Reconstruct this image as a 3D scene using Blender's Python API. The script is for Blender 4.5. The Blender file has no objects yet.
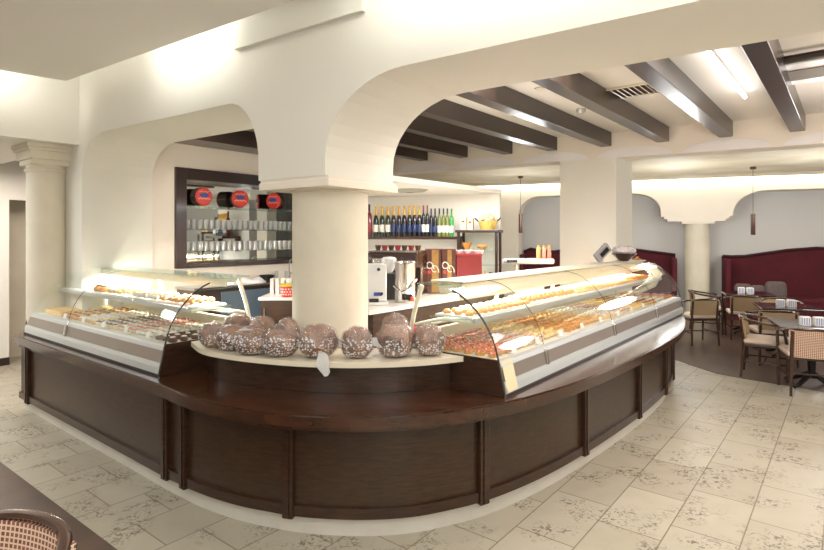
import bpy, bmesh, math, random
from mathutils import Vector, Matrix
random.seed(7)
SC = bpy.context.scene
COL = SC.collection
PI = math.pi
# ------------------------------------------------------------------ camera
H, F, HY, CX = 1.7, 550.0, 236.0, 412.0
cd = bpy.data.cameras.new('camera'); cam = bpy.data.objects.new('camera', cd); COL.objects.link(cam)
cam.location = (0, 0, H); cam.rotation_euler = (PI/2, 0, 0)
cd.sensor_width = 36; cd.lens = 36*F/824; cd.shift_y = -(275-HY)/824; cd.clip_start = .05
SC.camera = cam
# ------------------------------------------------------------------ world, exposure
SC.view_settings.view_transform = 'Standard'; SC.view_settings.look = 'None'
SC.view_settings.gamma = 1; SC.view_settings.use_curve_mapping = False
SC.view_settings.exposure = 0.20
w = bpy.data.worlds.new('world'); SC.world = w; w.use_nodes = True
w.node_tree.nodes['Background'].inputs[0].default_value = (1, .95, .88, 1)
w.node_tree.nodes['Background'].inputs[1].default_value = .5
# ------------------------------------------------------------------ area lights
def area(loc, sx, sy, power, col, rot=(0, 0, 0), spread=PI):
    l = bpy.data.lights.new('area_light', 'AREA'); l.shape = 'RECTANGLE'; l.size = sx; l.size_y = sy
    l.energy = power; l.color = col; l.spread = spread
    o = bpy.data.objects.new('area_light', l); COL.objects.link(o); o.location = loc; o.rotation_euler = rot
    return o
NEUT = (.985, .98, .965); WARM = (1, .87, .80); COOL = (.92, .95, 1)
area((-.3, .6, 3.08), 3.0, 2.6, 40, NEUT)
area((-3.6, 1.6, 3.08), 2.0, 2.0, 20, NEUT)
area((1.6, -1.2, 3.08), 2.5, 2.0, 45, NEUT)
R55 = math.radians(-35)
def point(loc, power, col, r=.6):
    l = bpy.data.lights.new('fill_light', 'POINT'); l.energy = power; l.color = col; l.shadow_soft_size = r
    o = bpy.data.objects.new('fill_light', l); COL.objects.link(o); o.location = loc
area((-1.2, -1.6, .9), 2.5, 1.5, 50, NEUT, (PI, 0, 0))      # upward fill added behind the camera to brighten the ceiling
point((-2.2, -.6, 2.2), 40, NEUT); point((1.0, -1.0, 2.2), 48, NEUT)  # unseen fills added behind the camera for the ceiling
area((1.78, 3.43, 3.0), 3.6, .85, 100, WARM, (0, 0, R55))      # added warm fill, hidden behind the wide arch, just under the beams
area((-1.55, 5.25, 3.0), 2.2, .4, 30, WARM, (0, 0, R55))      # added warm fill, hidden behind the left arch
area((5.0, 1.6, 3.0), 3.0, .6, 55, NEUT, (0, 0, R55))
point((4.6, 9.6, 1.95), 55, NEUT, .35); point((6.4, 8.2, 1.95), 60, NEUT, .35); point((7.6, 6.4, 1.95), 55, NEUT, .35); point((2.2, 10.6, 1.95), 40, NEUT, .35)  # added fills for the dining area, without fixtures
point((3.6, 4.4, 2.1), 36, WARM, .4); point((.9, 5.0, 2.1), 14, WARM, .3)  # added warm fills standing in for bounce in the beamed room
area((-5.2, 4.6, 2.55), 1.2, 1.2, 60, NEUT)
area((-4.6, 6.4, 2.55), .8, .8, 30, WARM)
area((.30, 5.75, 2.18), 1.0, .35, 30, NEUT, (0, 0, 0))

# ------------------------------------------------------------------ helpers
def P(px, py, z):
    Y = F*(H-z)/(py-HY); return Vector(((px-CX)/F*Y, Y, z))
GA = math.radians(51.5)
U1 = Vector((math.cos(GA), math.sin(GA), 0)); U2 = Vector((-math.sin(GA), math.cos(GA), 0))

class MB:
    def __init__(s): s.bm = bmesh.new(); s.mi = 0
    def _tag(s, faces):
        for f in faces: f.material_index = s.mi
    def box(s, c, size, rz=0, rx=0, ry=0, bev=0):
        m = Matrix.Translation(c) @ Matrix.Rotation(rz, 4, 'Z') @ Matrix.Rotation(ry, 4, 'Y') @ Matrix.Rotation(rx, 4, 'X') @ Matrix.Diagonal((size[0], size[1], size[2], 1))
        r = bmesh.ops.create_cube(s.bm, size=1, matrix=m)
        fs = set(f for v in r['verts'] for f in v.link_faces)
        if bev:
            es = list(set(e for v in r['verts'] for e in v.link_edges))
            q = bmesh.ops.bevel(s.bm, geom=es, offset=bev, segments=2, profile=.5, affect='EDGES')
            fs = set(f for f in fs if f.is_valid) | set(q['faces'])
            vs = set(v for f in fs for v in f.verts); fs = set(f for v in vs for f in v.link_faces)
        s._tag(fs); return s
    def bb(s, x0, x1, y0, y1, z0, z1, bev=0):
        return s.box(((x0+x1)/2, (y0+y1)/2, (z0+z1)/2), (x1-x0, y1-y0, z1-z0), bev=bev)
    def prism(s, pts, z0, z1):                       # polygon in xy
        a = [s.bm.verts.new((p[0], p[1], z0)) for p in pts]; b = [s.bm.verts.new((p[0], p[1], z1)) for p in pts]
        fs = [s.bm.faces.new(a[::-1]), s.bm.faces.new(b)]
        n = len(pts)
        for i in range(n): fs.append(s.bm.faces.new((a[i], a[(i+1) % n], b[(i+1) % n], b[i])))
        s._tag(fs); return s
    def extr(s, pts, o, ax, up, d):                  # polygon (a,z) in plane (ax,up) at o, extruded by vector d
        o = Vector(o); ax = Vector(ax); up = Vector(up); d = Vector(d)
        a = [s.bm.verts.new(o+ax*p[0]+up*p[1]) for p in pts]; b = [s.bm.verts.new(v.co+d) for v in a]
        fs = [s.bm.faces.new(a), s.bm.faces.new(b[::-1])]
        n = len(pts)
        for i in range(n): fs.append(s.bm.faces.new((a[(i+1) % n], a[i], b[i], b[(i+1) % n])))
        s._tag(fs); return s
    def lathe(s, prof, c=(0, 0, 0), n=24, m=None, sx=1, sy=1):
        rings = []
        c = Vector(c)
        for r, z in prof:
            if r < 1e-5: rings.append([s.bm.verts.new(tf(m, Vector((0, 0, z)))+c)])
            else: rings.append([s.bm.verts.new(tf(m, Vector((r*sx*math.cos(2*PI*i/n), r*sy*math.sin(2*PI*i/n), z)))+c) for i in range(n)])
        fs = []
        for A, B in zip(rings, rings[1:]):
            for i in range(n):
                j = (i+1) % n
                if len(A) == 1 and len(B) == 1: continue
                if len(A) == 1: fs.append(s.bm.faces.new((A[0], B[j], B[i])))
                elif len(B) == 1: fs.append(s.bm.faces.new((A[i], A[j], B[0])))
                else: fs.append(s.bm.faces.new((A[i], A[j], B[j], B[i])))
        for R, fl in ((rings[0], True), (rings[-1], False)):
            if len(R) > 1: fs.append(s.bm.faces.new(R[::-1] if fl else R))
        s._tag(fs); return s
    def tube(s, path, r, n=8, flat=1.0, closed=False):
        path = [Vector(p) for p in path]; N = len(path); rings = []
        for i, p in enumerate(path):
            if closed: t = (path[(i+1) % N]-path[i-1]).normalized()
            else: t = (path[min(i+1, N-1)]-path[max(i-1, 0)]).normalized()
            up = Vector((0, 0, 1)) if abs(t.z) < .95 else Vector((0, 1, 0))
            a = t.cross(up).normalized(); b = a.cross(t).normalized()
            rr = r[i] if isinstance(r, (list, tuple)) else r
            rings.append([s.bm.verts.new(p+a*rr*math.cos(2*PI*k/n)+b*rr*flat*math.sin(2*PI*k/n)) for k in range(n)])
        fs = []
        prs = list(zip(rings, rings[1:]))
        if closed: prs.append((rings[-1], rings[0]))
        for A, B in prs:
            for i in range(n): fs.append(s.bm.faces.new((A[i], A[(i+1) % n], B[(i+1) % n], B[i])))
        if not closed: fs.append(s.bm.faces.new(rings[0][::-1])); fs.append(s.bm.faces.new(rings[-1]))
        s._tag(fs); return s
    def sheet(s, A, B, th):                          # thick ribbon between polylines A and B, offset th along normal
        A = [Vector(p) for p in A]; B = [Vector(p) for p in B]; n = len(A)
        off = []
        for i in range(n):
            t = A[min(i+1, n-1)]-A[max(i-1, 0)]; nr = t.cross(B[i]-A[i]).normalized()*th; off.append(nr)
        g = [[s.bm.verts.new(A[i]) for i in range(n)], [s.bm.verts.new(B[i]) for i in range(n)],
             [s.bm.verts.new(B[i]+off[i]) for i in range(n)], [s.bm.verts.new(A[i]+off[i]) for i in range(n)]]
        fs = []
        for i in range(n-1):
            for k in range(4):
                fs.append(s.bm.faces.new((g[k][i], g[(k+1) % 4][i], g[(k+1) % 4][i+1], g[k][i+1])))
        fs.append(s.bm.faces.new([g[k][0] for k in range(4)][::-1])); fs.append(s.bm.faces.new([g[k][-1] for k in range(4)]))
        s._tag(fs); return s
    def mat(s, i): s.mi = i; return s
    def build(s, name, mats, parent=None, smooth=False):
        bmesh.ops.recalc_face_normals(s.bm, faces=s.bm.faces)
        me = bpy.data.meshes.new(name); s.bm.to_mesh(me); s.bm.free()
        for m in (mats if isinstance(mats, (list, tuple)) else [mats]): me.materials.append(m)
        if smooth:
            for p in me.polygons: p.use_smooth = True
            try: me.set_sharp_from_angle(angle=math.radians(40))
            except Exception: pass
        o = bpy.data.objects.new(name, me); COL.objects.link(o)
        if parent: o.parent = parent
        return o
def tf(m, v): return (m @ v) if m else v
def struct(o): o['kind'] = 'structure'; return o
def tag(o, label, cat, group=None):
    o['label'] = label; o['category'] = cat
    if group: o['group'] = group
    return o
def thing(name, label, cat, loc=(0, 0, 0), rz=0, group=None):
    o = bpy.data.objects.new(name, None); COL.objects.link(o); o.location = loc; o.rotation_euler = (0, 0, rz)
    o.empty_display_size = .1
    return tag(o, label, cat, group)
def place(o, loc, rz=0): o.location = loc; o.rotation_euler = (0, 0, rz); return o
def dup(root, loc, rz=0, label=None, group=None, scale=None):
    r = root.copy(); COL.objects.link(r); r.location = loc; r.rotation_euler = (0, 0, rz)
    if label: r['label'] = label
    if group: r['group'] = group
    if scale: r.scale = scale
    for ch in list(root.children):
        c = ch.copy(); COL.objects.link(c); c.parent = r
        for g in ch.children:
            d = g.copy(); COL.objects.link(d); d.parent = c
    return r
def crv(pts, n=8):                                   # Catmull-Rom
    pts = [Vector(p) for p in pts]; out = []
    for i in range(len(pts)-1):
        p0 = pts[max(i-1, 0)]; p1 = pts[i]; p2 = pts[i+1]; p3 = pts[min(i+2, len(pts)-1)]
        for k in range(n):
            t = k/n
            out.append(.5*((2*p1)+(p2-p0)*t+(2*p0-5*p1+4*p2-p3)*t*t+(-p0+3*p1-3*p2+p3)*t**3))
    out.append(pts[-1]); return out

# ------------------------------------------------------------------ materials
def S(r, g, b):
    f = lambda c: (c/255/12.92) if c/255 <= .04045 else ((c/255+.055)/1.055)**2.4
    return (f(r), f(g), f(b), 1)
def mat(name, col, rough=.5, metal=0, coat=0, var=0, vscale=8, bump=0, bscale=60, emit=0, spec=.5, trans=0, stretch=None, alpha=1, col2=None):
    m = bpy.data.materials.new(name); m.use_nodes = True; nt = m.node_tree; b = nt.nodes['Principled BSDF']
    b.inputs['Base Color'].default_value = col; b.inputs['Roughness'].default_value = rough; b.inputs['Metallic'].default_value = metal
    b.inputs['Coat Weight'].default_value = coat; b.inputs['Coat Roughness'].default_value = .12
    b.inputs['Specular IOR Level'].default_value = spec; b.inputs['Transmission Weight'].default_value = trans
    b.inputs['Alpha'].default_value = alpha
    if emit: b.inputs['Emission Color'].default_value = col; b.inputs['Emission Strength'].default_value = emit
    tc = nt.nodes.new('ShaderNodeTexCoord'); src = tc.outputs['Object']
    if stretch:
        mp = nt.nodes.new('ShaderNodeMapping'); mp.inputs['Scale'].default_value = stretch; nt.links.new(src, mp.inputs[0]); src = mp.outputs[0]
    if var or col2:
        n = nt.nodes.new('ShaderNodeTexNoise'); n.inputs['Scale'].default_value = vscale; n.inputs['Detail'].default_value = 5
        nt.links.new(src, n.inputs['Vector'])
        mx = nt.nodes.new('ShaderNodeMix'); mx.data_type = 'RGBA'
        c2 = col2 if col2 else tuple(c*(1-var) for c in col[:3])+(1,)
        mx.inputs['A'].default_value = col; mx.inputs['B'].default_value = c2
        mr = nt.nodes.new('ShaderNodeMapRange'); mr.inputs['From Min'].default_value = .35; mr.inputs['From Max'].default_value = .65
        nt.links.new(n.outputs['Fac'], mr.inputs['Value']); nt.links.new(mr.outputs[0], mx.inputs['Factor'])
        nt.links.new(mx.outputs['Result'], b.inputs['Base Color'])
    if bump:
        n2 = nt.nodes.new('ShaderNodeTexNoise'); n2.inputs['Scale'].default_value = bscale; n2.inputs['Detail'].default_value = 4
        nt.links.new(src, n2.inputs['Vector'])
        bp = nt.nodes.new('ShaderNodeBump'); bp.inputs['Strength'].default_value = bump; bp.inputs['Distance'].default_value = .01
        nt.links.new(n2.outputs['Fac'], bp.inputs['Height']); nt.links.new(bp.outputs[0], b.inputs['Normal'])
    return m
def glassmat(name, tint=(.97, .99, .98, 1), base=.04, gain=.5):
    m = bpy.data.materials.new(name); m.use_nodes = True; nt = m.node_tree; nt.nodes.remove(nt.nodes['Principled BSDF'])
    out = nt.nodes['Material Output']; t = nt.nodes.new('ShaderNodeBsdfTransparent'); t.inputs[0].default_value = tint
    g = nt.nodes.new('ShaderNodeBsdfGlossy'); g.inputs['Roughness'].default_value = .03; g.inputs[0].default_value = (1, 1, 1, 1)
    lw = nt.nodes.new('ShaderNodeLayerWeight'); lw.inputs[0].default_value = .35
    ma = nt.nodes.new('ShaderNodeMath'); ma.operation = 'MULTIPLY_ADD'; ma.inputs[1].default_value = gain; ma.inputs[2].default_value = base
    mx = nt.nodes.new('ShaderNodeMixShader')
    nt.links.new(lw.outputs['Fresnel'], ma.inputs[0]); nt.links.new(ma.outputs[0], mx.inputs[0])
    nt.links.new(t.outputs[0], mx.inputs[1]); nt.links.new(g.outputs[0], mx.inputs[2]); nt.links.new(mx.outputs[0], out.inputs[0])
    return m
M = {}
M['wall'] = mat('plaster', S(233, 230, 220), .85, bump=.05, bscale=30, var=.03, vscale=1.5)
M['wallwarm'] = mat('plaster_cream', S(236, 227, 213), .85, bump=.05, bscale=30, var=.04, vscale=2)
M['ceil'] = mat('ceiling_paint', S(238, 234, 226), .9)
M['alcove'] = mat('alcove_paint', S(226, 224, 221), .85)
M['column'] = mat('column_plaster', S(224, 216, 196), .6, var=.10, vscale=3, bump=.04)
M['gild'] = mat('mottled_plaster', S(218, 210, 190), .7, col2=S(200, 188, 160), vscale=1.6, bump=.06)
M['wood'] = mat('dark_oak', S(64, 37, 21), .30, coat=.2, col2=S(40, 23, 13), vscale=9, stretch=(1, 1, 9), bump=.10, bscale=22)
M['woodtop'] = mat('dark_oak_top', S(72, 41, 24), .22, coat=.5, col2=S(48, 27, 15), vscale=5, stretch=(1, 4, 4), bump=.03, bscale=20)
M['panel'] = mat('oak_panel', S(64, 42, 25), .34, coat=.12, col2=S(47, 31, 18), vscale=5, stretch=(2, 2, 14), bump=.08, bscale=18)
M['beam'] = mat('beam_wood', S(50, 36, 30), .32, coat=.3, var=.2, vscale=6)
M['plinth'] = mat('plinth_marble', S(212, 207, 197), .35, var=.08, vscale=6)
M['shelf'] = mat('shelf_cream', S(226, 216, 194), .3, coat=.3)
M['stoneTop'] = mat('worktop_white', S(232, 226, 212), .25, coat=.3)
M['silver'] = mat('brushed_aluminium', S(205, 208, 208), .35, metal=.6, bump=.03, bscale=100, stretch=(.2, 8, 8))
M['bronze'] = mat('bronze_band', S(160, 149, 140), .36, metal=.6)
M['cream'] = mat('cream_enamel', S(232, 226, 204), .35)
M['deck'] = mat('case_deck', S(226, 220, 208), .35)
M['black'] = mat('black_plastic', S(24, 22, 22), .35)
M['chrome'] = mat('stainless_steel', S(200, 198, 195), .18, metal=1)
M['glass'] = glassmat('clear_glass', (.975, .99, .985, 1), .008, .13)
M['gshelf'] = glassmat('glass_shelf', (.86, .95, .92, 1), .08, .5)
M['tumbler'] = glassmat('tumbler_glass', (.90, .92, .91, 1), .16, .6)
def milky(m, amt):
    nt = m.node_tree; out = nt.nodes['Material Output']; src = out.inputs[0].links[0].from_socket
    d = nt.nodes.new('ShaderNodeBsdfTranslucent'); d.inputs[0].default_value = (.9, .9, .88, 1); e = nt.nodes.new('ShaderNodeBsdfDiffuse'); e.inputs[0].default_value = (.9, .9, .88, 1)
    x0 = nt.nodes.new('ShaderNodeMixShader'); nt.links.new(d.outputs[0], x0.inputs[1]); nt.links.new(e.outputs[0], x0.inputs[2])
    x = nt.nodes.new('ShaderNodeMixShader'); x.inputs[0].default_value = amt; nt.links.new(src, x.inputs[1]); nt.links.new(x0.outputs[0], x.inputs[2]); nt.links.new(x.outputs[0], out.inputs[0])
milky(M['tumbler'], .42)
M['mirror'] = mat('mirror', S(200, 205, 205), .03, metal=1)
M['frame'] = mat('cabinet_frame', S(44, 28, 24), .3, coat=.3)
M['velvet'] = mat('burgundy_velvet', S(92, 16, 32), .8, var=.25, vscale=3)
M['pillow'] = mat('grey_cushion', S(104, 90, 90), .9, var=.2, vscale=30)
M['chairwood'] = mat('chair_wood', S(66, 42, 32), .25, coat=.5)
M['tabletop'] = mat('table_dark', S(52, 26, 26), .12, coat=.6)
M['seat'] = mat('cream_upholstery', S(212, 194, 178), .9)
M['chairback'] = mat('tan_upholstery', S(162, 140, 108), .85)
M['white'] = mat('white_ceramic', S(240, 240, 238), .3)
M['iron'] = mat('cast_iron', S(34, 28, 26), .45, metal=.4)
def emis(name, col, st):
    m = bpy.data.materials.new(name); m.use_nodes = True; nt = m.node_tree; nt.nodes.remove(nt.nodes['Principled BSDF'])
    e = nt.nodes.new('ShaderNodeEmission'); e.inputs[0].default_value = col; e.inputs[1].default_value = st
    nt.links.new(e.outputs[0], nt.nodes['Material Output'].inputs[0]); return m
M['tube'] = emis('fluorescent_tube', (.93, .97, 1, 1), 10)
M['cove'] = emis('cove_tube', (1, .99, .93, 1), 34)
M['coveW'] = emis('cove_tube_warm', (1, .95, .80, 1), 20)
M['led'] = emis('case_lamp', (1, .93, .84, 1), 75)
M['led2'] = emis('case_lamp_short', (1, .93, .84, 1), 130)
M['spot'] = emis('spot_lamp', (1, .95, .9, 1), 8)
# stone tile floor
def tile_mat():
    m = bpy.data.materials.new('etched_stone_tiles'); m.use_nodes = True; nt = m.node_tree; b = nt.nodes['Principled BSDF']; L = nt.links.new
    tc = nt.nodes.new('ShaderNodeTexCoord'); mp = nt.nodes.new('ShaderNodeMapping'); mp.vector_type = 'TEXTURE'
    o = U2*.116
    mp.inputs['Rotation'].default_value = (0, 0, GA); mp.inputs['Location'].default_value = (o.x, o.y, 0)
    L(tc.outputs['Object'], mp.inputs[0])
    br = nt.nodes.new('ShaderNodeTexBrick'); L(mp.outputs[0], br.inputs[0]); br.offset = .37; br.offset_frequency = 2
    br.inputs['Scale'].default_value = 1; br.inputs['Brick Width'].default_value = .58; br.inputs['Row Height'].default_value = .353
    br.inputs['Mortar Size'].default_value = .0045; br.inputs['Mortar Smooth'].default_value = .3
    br.inputs['Color1'].default_value = S(182, 176, 159); br.inputs['Color2'].default_value = S(169, 162, 145); br.inputs['Mortar'].default_value = S(126, 116, 98)
    n1 = nt.nodes.new('ShaderNodeTexNoise'); n1.inputs['Scale'].default_value = 3.2; n1.inputs['Detail'].default_value = 2
    n2 = nt.nodes.new('ShaderNodeTexNoise'); n2.inputs['Scale'].default_value = 33; n2.inputs['Detail'].default_value = 3; n2.inputs['Distortion'].default_value = 1.2
    for n in (n1, n2): L(tc.outputs['Object'], n.inputs['Vector'])
    r1 = nt.nodes.new('ShaderNodeMapRange'); r1.inputs['From Min'].default_value = .48; r1.inputs['From Max'].default_value = .60; L(n1.outputs['Fac'], r1.inputs['Value'])
    r2 = nt.nodes.new('ShaderNodeMapRange'); r2.inputs['From Min'].default_value = .52; r2.inputs['From Max'].default_value = .60; L(n2.outputs['Fac'], r2.inputs['Value'])
    mu = nt.nodes.new('ShaderNodeMath'); mu.operation = 'MULTIPLY'; L(r1.outputs[0], mu.inputs[0]); L(r2.outputs[0], mu.inputs[1])
    m2 = nt.nodes.new('ShaderNodeMath'); m2.operation = 'MULTIPLY'; m2.inputs[1].default_value = .8; L(mu.outputs[0], m2.inputs[0])
    mx = nt.nodes.new('ShaderNodeMix'); mx.data_type = 'RGBA'; L(m2.outputs[0], mx.inputs['Factor']); L(br.outputs['Color'], mx.inputs['A']); mx.inputs['B'].default_value = S(98, 86, 70)
    n3 = nt.nodes.new('ShaderNodeTexNoise'); n3.inputs['Scale'].default_value = 7; L(tc.outputs['Object'], n3.inputs['Vector'])
    m3 = nt.nodes.new('ShaderNodeMix'); m3.data_type = 'RGBA'; m3.blend_type = 'MULTIPLY'; L(n3.outputs['Fac'], m3.inputs['Factor']); L(mx.outputs['Result'], m3.inputs['A']); m3.inputs['B'].default_value = (.86, .84, .80, 1)
    L(m3.outputs['Result'], b.inputs['Base Color']); b.inputs['Roughness'].default_value = .42
    bp = nt.nodes.new('ShaderNodeBump'); bp.inputs['Strength'].default_value = .25; bp.inputs['Distance'].default_value = .004; bp.invert = True
    L(mu.outputs[0], bp.inputs['Height']); L(bp.outputs[0], b.inputs['Normal'])
    return m
M['tiles'] = tile_mat()
def plank_mat():
    m = bpy.data.materials.new('dark_plank_floor'); m.use_nodes = True; nt = m.node_tree; b = nt.nodes['Principled BSDF']; L = nt.links.new
    tc = nt.nodes.new('ShaderNodeTexCoord'); mp = nt.nodes.new('ShaderNodeMapping'); mp.vector_type = 'TEXTURE'; mp.inputs['Rotation'].default_value = (0, 0, GA)
    L(tc.outputs['Object'], mp.inputs[0]); br = nt.nodes.new('ShaderNodeTexBrick'); L(mp.outputs[0], br.inputs[0])
    br.inputs['Scale'].default_value = 1; br.inputs['Brick Width'].default_value = 1.2; br.inputs['Row Height'].default_value = .16; br.inputs['Mortar Size'].default_value = .001
    br.inputs['Color1'].default_value = S(98, 78, 65); br.inputs['Color2'].default_value = S(87, 69, 58); br.inputs['Mortar'].default_value = S(66, 48, 40)
    n = nt.nodes.new('ShaderNodeTexNoise'); n.inputs['Scale'].default_value = 4; L(tc.outputs['Object'], n.inputs['Vector'])
    mx = nt.nodes.new('ShaderNodeMix'); mx.data_type = 'RGBA'; mx.blend_type = 'MULTIPLY'; L(n.outputs['Fac'], mx.inputs['Factor']); L(br.outputs['Color'], mx.inputs['A']); mx.inputs['B'].default_value = (.75, .72, .7, 1)
    L(mx.outputs['Result'], b.inputs['Base Color']); b.inputs['Roughness'].default_value = .3
    return m
M['planks'] = plank_mat()

# ================================================================== SETTING
XL, XR, YF, YB = -8.0, 10.5, -3.5, 15.5
struct(MB().bb(XL, XR, YF, YB, -.1, 0).build('floor', M['tiles']))
wl = [P(0, 462, 0), P(117, 550, 0)]
d = -U2; d = Vector((U2.y*0, 0, 0)) + (wl[1]-wl[0]).normalized()
a0 = wl[0]-d*3.0; a1 = wl[1]+d*2.0
struct(MB().prism([(a0.x, a0.y), (a1.x, a1.y), (a1.x-U1.x*3.6, a1.y-U1.y*3.6), (a0.x-U1.x*3.6, a0.y-U1.y*3.6)][::-1], 0, .004).build('floor', M['planks']))
wr = [(3.0, 9.2), (3.35, 8.2), (3.60, 7.6), (3.68, 7.16), (3.76, 6.80), (3.98, 6.52), (4.24, 6.27), (4.52, 5.98), (5.4, 5.25), (7.0, 3.95), (9.5, 3.2), (10.5, 3.2), (10.5, 11.5), (3.0, 13.0)]
struct(MB().prism(wr, 0, .004).build('floor', M['planks']))
# outer shell
struct(MB().bb(XL-.1, XL, YF, YB, 0, 3.5).build('wall_left', M['wall']))
struct(MB().bb(XR, XR+.1, YF, YB, 0, 3.5).build('wall_right', M['wall']))
struct(MB().bb(XL, XR, YF-.1, YF, 0, 3.5).build('wall_front', M['wall']))
struct(MB().bb(XL, XR, YB, YB+.1, 0, 3.5).build('wall_back', M['wall']))
struct(MB().bb(XL-.1, XR+.1, YF-.1, YB+.1, 3.5, 3.6).build('ceiling', M['ceil']))

# --- arcade wall (wall A)
AW = math.radians(55); Wd = Vector((math.sin(AW), -math.cos(AW), 0)); Nn = Vector((math.cos(AW), math.sin(AW), 0))   # Wd runs to the right, Nn away from the camera
FR = Vector((-.556, 3.519, 0)); WT = .722
def ell(cx, cz, rx, rz, a0, a1, n=10): return [(cx+rx*math.cos(math.radians(a0+(a1-a0)*i/n)), cz+rz*math.sin(math.radians(a0+(a1-a0)*i/n))) for i in range(n+1)]
AT = 2.68; CB = 2.09; xl = -3.276
poly = [(-4.0, 0), (xl, 0)] + ell(xl+.45, AT-.36, .45, .36, 180, 90) + ell(-.646-.34, AT-.46, .34, .46, 90, 0) + [(-.646, CB), (0, CB)] \
     + ell(.62, AT-.48, .62, .48, 180, 90) + [(4.4, AT), (4.7, AT-.4), (4.7, 0), (7.4, 0), (7.4, 3.5), (-4.0, 3.5)]
struct(MB().extr(poly, FR, Wd, (0, 0, 1), Nn*WT).build('wall_arcade', M['wall']))
# capital and column under the pier
pc = FR-Wd*.323+Nn*.361
t = thing('round_column', 'thick round cream column rising behind the wrapped loaves to the square pier', 'column', (pc.x+.02, pc.y, 0))
MB().lathe([(.272, 0), (.272, 2.0), (.285, 2.01), (.285, 2.03)], n=48).build('shaft', M['column'], t, True)
MB().box((0, 0, 2.045), (.67, .75, .05), rz=-math.radians(35), bev=.006).box((0, 0, 2.078), (.655, .73, .024), rz=-math.radians(35)).build('capital', M['wallwarm'], t)
# --- wall B (lintel going left over the second column)
PBc = FR+Wd*(-3.33)
bd = -U1
q0 = PBc; q1 = PBc+bd*4.5; bt = -U2*-1
def slab(p, q, off, z0, z1, name, m):
    o = off; return MB().prism([(p.x, p.y), (q.x, q.y), (q.x+o.x, q.y+o.y), (p.x+o.x, p.y+o.y)], z0, z1).build(name, m)
struct(slab(q0, q1, U2*.45, 2.60, 3.5, 'wall_lintel', M['wall']))
struct(slab(q0-U1*.02+U2*.45, q1+U2*.45, U2*2.6, 2.60, 2.68, 'ceiling', M['ceil']))
bp0 = Vector((-6.6, 5.45, 0)); bp1 = Vector((-4.2, 8.5, 0))
# back wall of the side room, with a doorway recess
sw = P(0, 366, 0); sdir = U1
def wpt(k): return sw+sdir*k
struct(slab(wpt(-3.0), wpt(.10), U2*.12, 0, 3.5, 'wall_side', M['wall']))
struct(slab(wpt(.10), wpt(2.6), U2*.12, 2.18, 3.5, 'wall_side', M['wall']))
struct(slab(wpt(.55), wpt(2.6), U2*.12, 0, 2.18, 'wall_side', M['wallwarm']))
struct(slab(wpt(-.2)+U2*.5, wpt(1.2)+U2*.5, U2*.1, 0, 2.6, 'wall_side', M['column']))
struct(slab(wpt(-3.0)-U2*.02, wpt(.10)-U2*.02, U2*.02, 0, .10, 'baseboard_side', M['frame']))
struct(slab(wpt(.55)-U2*.02, wpt(2.4)-U2*.02, U2*.02, 0, .10, 'baseboard_side', M['frame']))
# second column with moulded capital
t = thing('round_column', 'slimmer cream column with stepped square capital at the far left', 'column', (-3.69, 5.55, 0))
MB().lathe([(.17, 0), (.17, 2.33), (.185, 2.34), (.185, 2.36), (.17, 2.37), (.17, 2.40)], n=40).build('shaft', M['column'], t, True)
c = MB()
for k, (hw, z0, z1) in enumerate([(.18, 2.40, 2.45), (.205, 2.45, 2.53), (.222, 2.53, 2.56), (.235, 2.56, 2.599)]): c.box((0, 0, (z0+z1)/2), (2*hw, 2*hw, z1-z0), rz=GA, bev=.004)
c.build('capital', M['column'], t)
# --- front ceiling slab with cove
Pc = P(66, 81, 3.12); e1 = Pc+Wd*9.0; e0 = P(0, 70, 3.12); ed = (e0-Pc).normalized(); e2 = Pc+ed*6.5
struct(MB().prism([(Pc.x, Pc.y), (e2.x, e2.y), (-8, YF), (e1.x, YF), (e1.x, e1.y)], 3.12, 3.17).build('ceiling', M['ceil']))
def cove_len(p, q, mt, r=.016):
    return MB().tube([p, q], r, 8).build('cove_lamp', mt)
off = (FR-Pc).dot(Nn)                                   # gap between slab edge and wall
def a_s(px, py, z, o=0):                                # point on plane parallel to wall A
    r = (px-CX)/F; p = FR-Nn*o; k = (r*p.y-p.x)/(Wd.x-r*Wd.y); return k
kL = a_s(231, 30, 3.1, .06); kR = a_s(359, 8, 3.0, .06)
lp = FR-Nn*off
struct(MB().extr([(kL, 3.055), (kR, 3.055), (kR, 3.30), (kL, 3.30)], FR-Nn*.035, Wd, (0, 0, 1), Nn*.033).build('trim_1', M['wall']))
cv = cove_len(FR-Nn*(off+.03)+Wd*(-1.9)+Vector((0, 0, 3.24)), FR-Nn*(off+.03)+Wd*(kL-.05)+Vector((0, 0, 3.24)), M['cove'])
tag(cv, 'glowing cove lamp above the ceiling edge over the left arch', 'lamp')
cv = cove_len(FR-Nn*(off+.03)+Wd*(kR+.1)+Vector((0, 0, 3.24)), FR-Nn*(off+.03)+Wd*(kR+2.0)+Vector((0, 0, 3.24)), M['cove'])
tag(cv, 'glowing cove lamp above the ceiling edge over the wide right arch', 'lamp')
cv = cove_len(Pc+ed*.25-U2*.04+Vector((0, 0, .12)), Pc+ed*2.6-U2*.04+Vector((0, 0, .12)), M['cove'])
tag(cv, 'glowing cove lamp along the left edge of the ceiling', 'lamp')

# --- beamed room
BZ, BH = 2.85, .18
EA = Vector((.252, 8.40, 0)); EH = Vector((4.311, 6.024, 0)); Bd = (EH-EA).normalized(); Bn = Vector((-Bd.y, Bd.x, 0))
ba = EA-Bd*3.2; bh = EH+Bd*7.0
wA0 = FR+Nn*(WT-.01)+Wd*(-4.5); wA1 = FR+Nn*(WT-.01)+Wd*8
struct(MB().prism([(wA0.x, wA0.y), (wA1.x, wA1.y), (bh.x, bh.y), (ba.x, ba.y)], BZ+BH, BZ+BH+.05).build('ceiling', M['ceil']))
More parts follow.
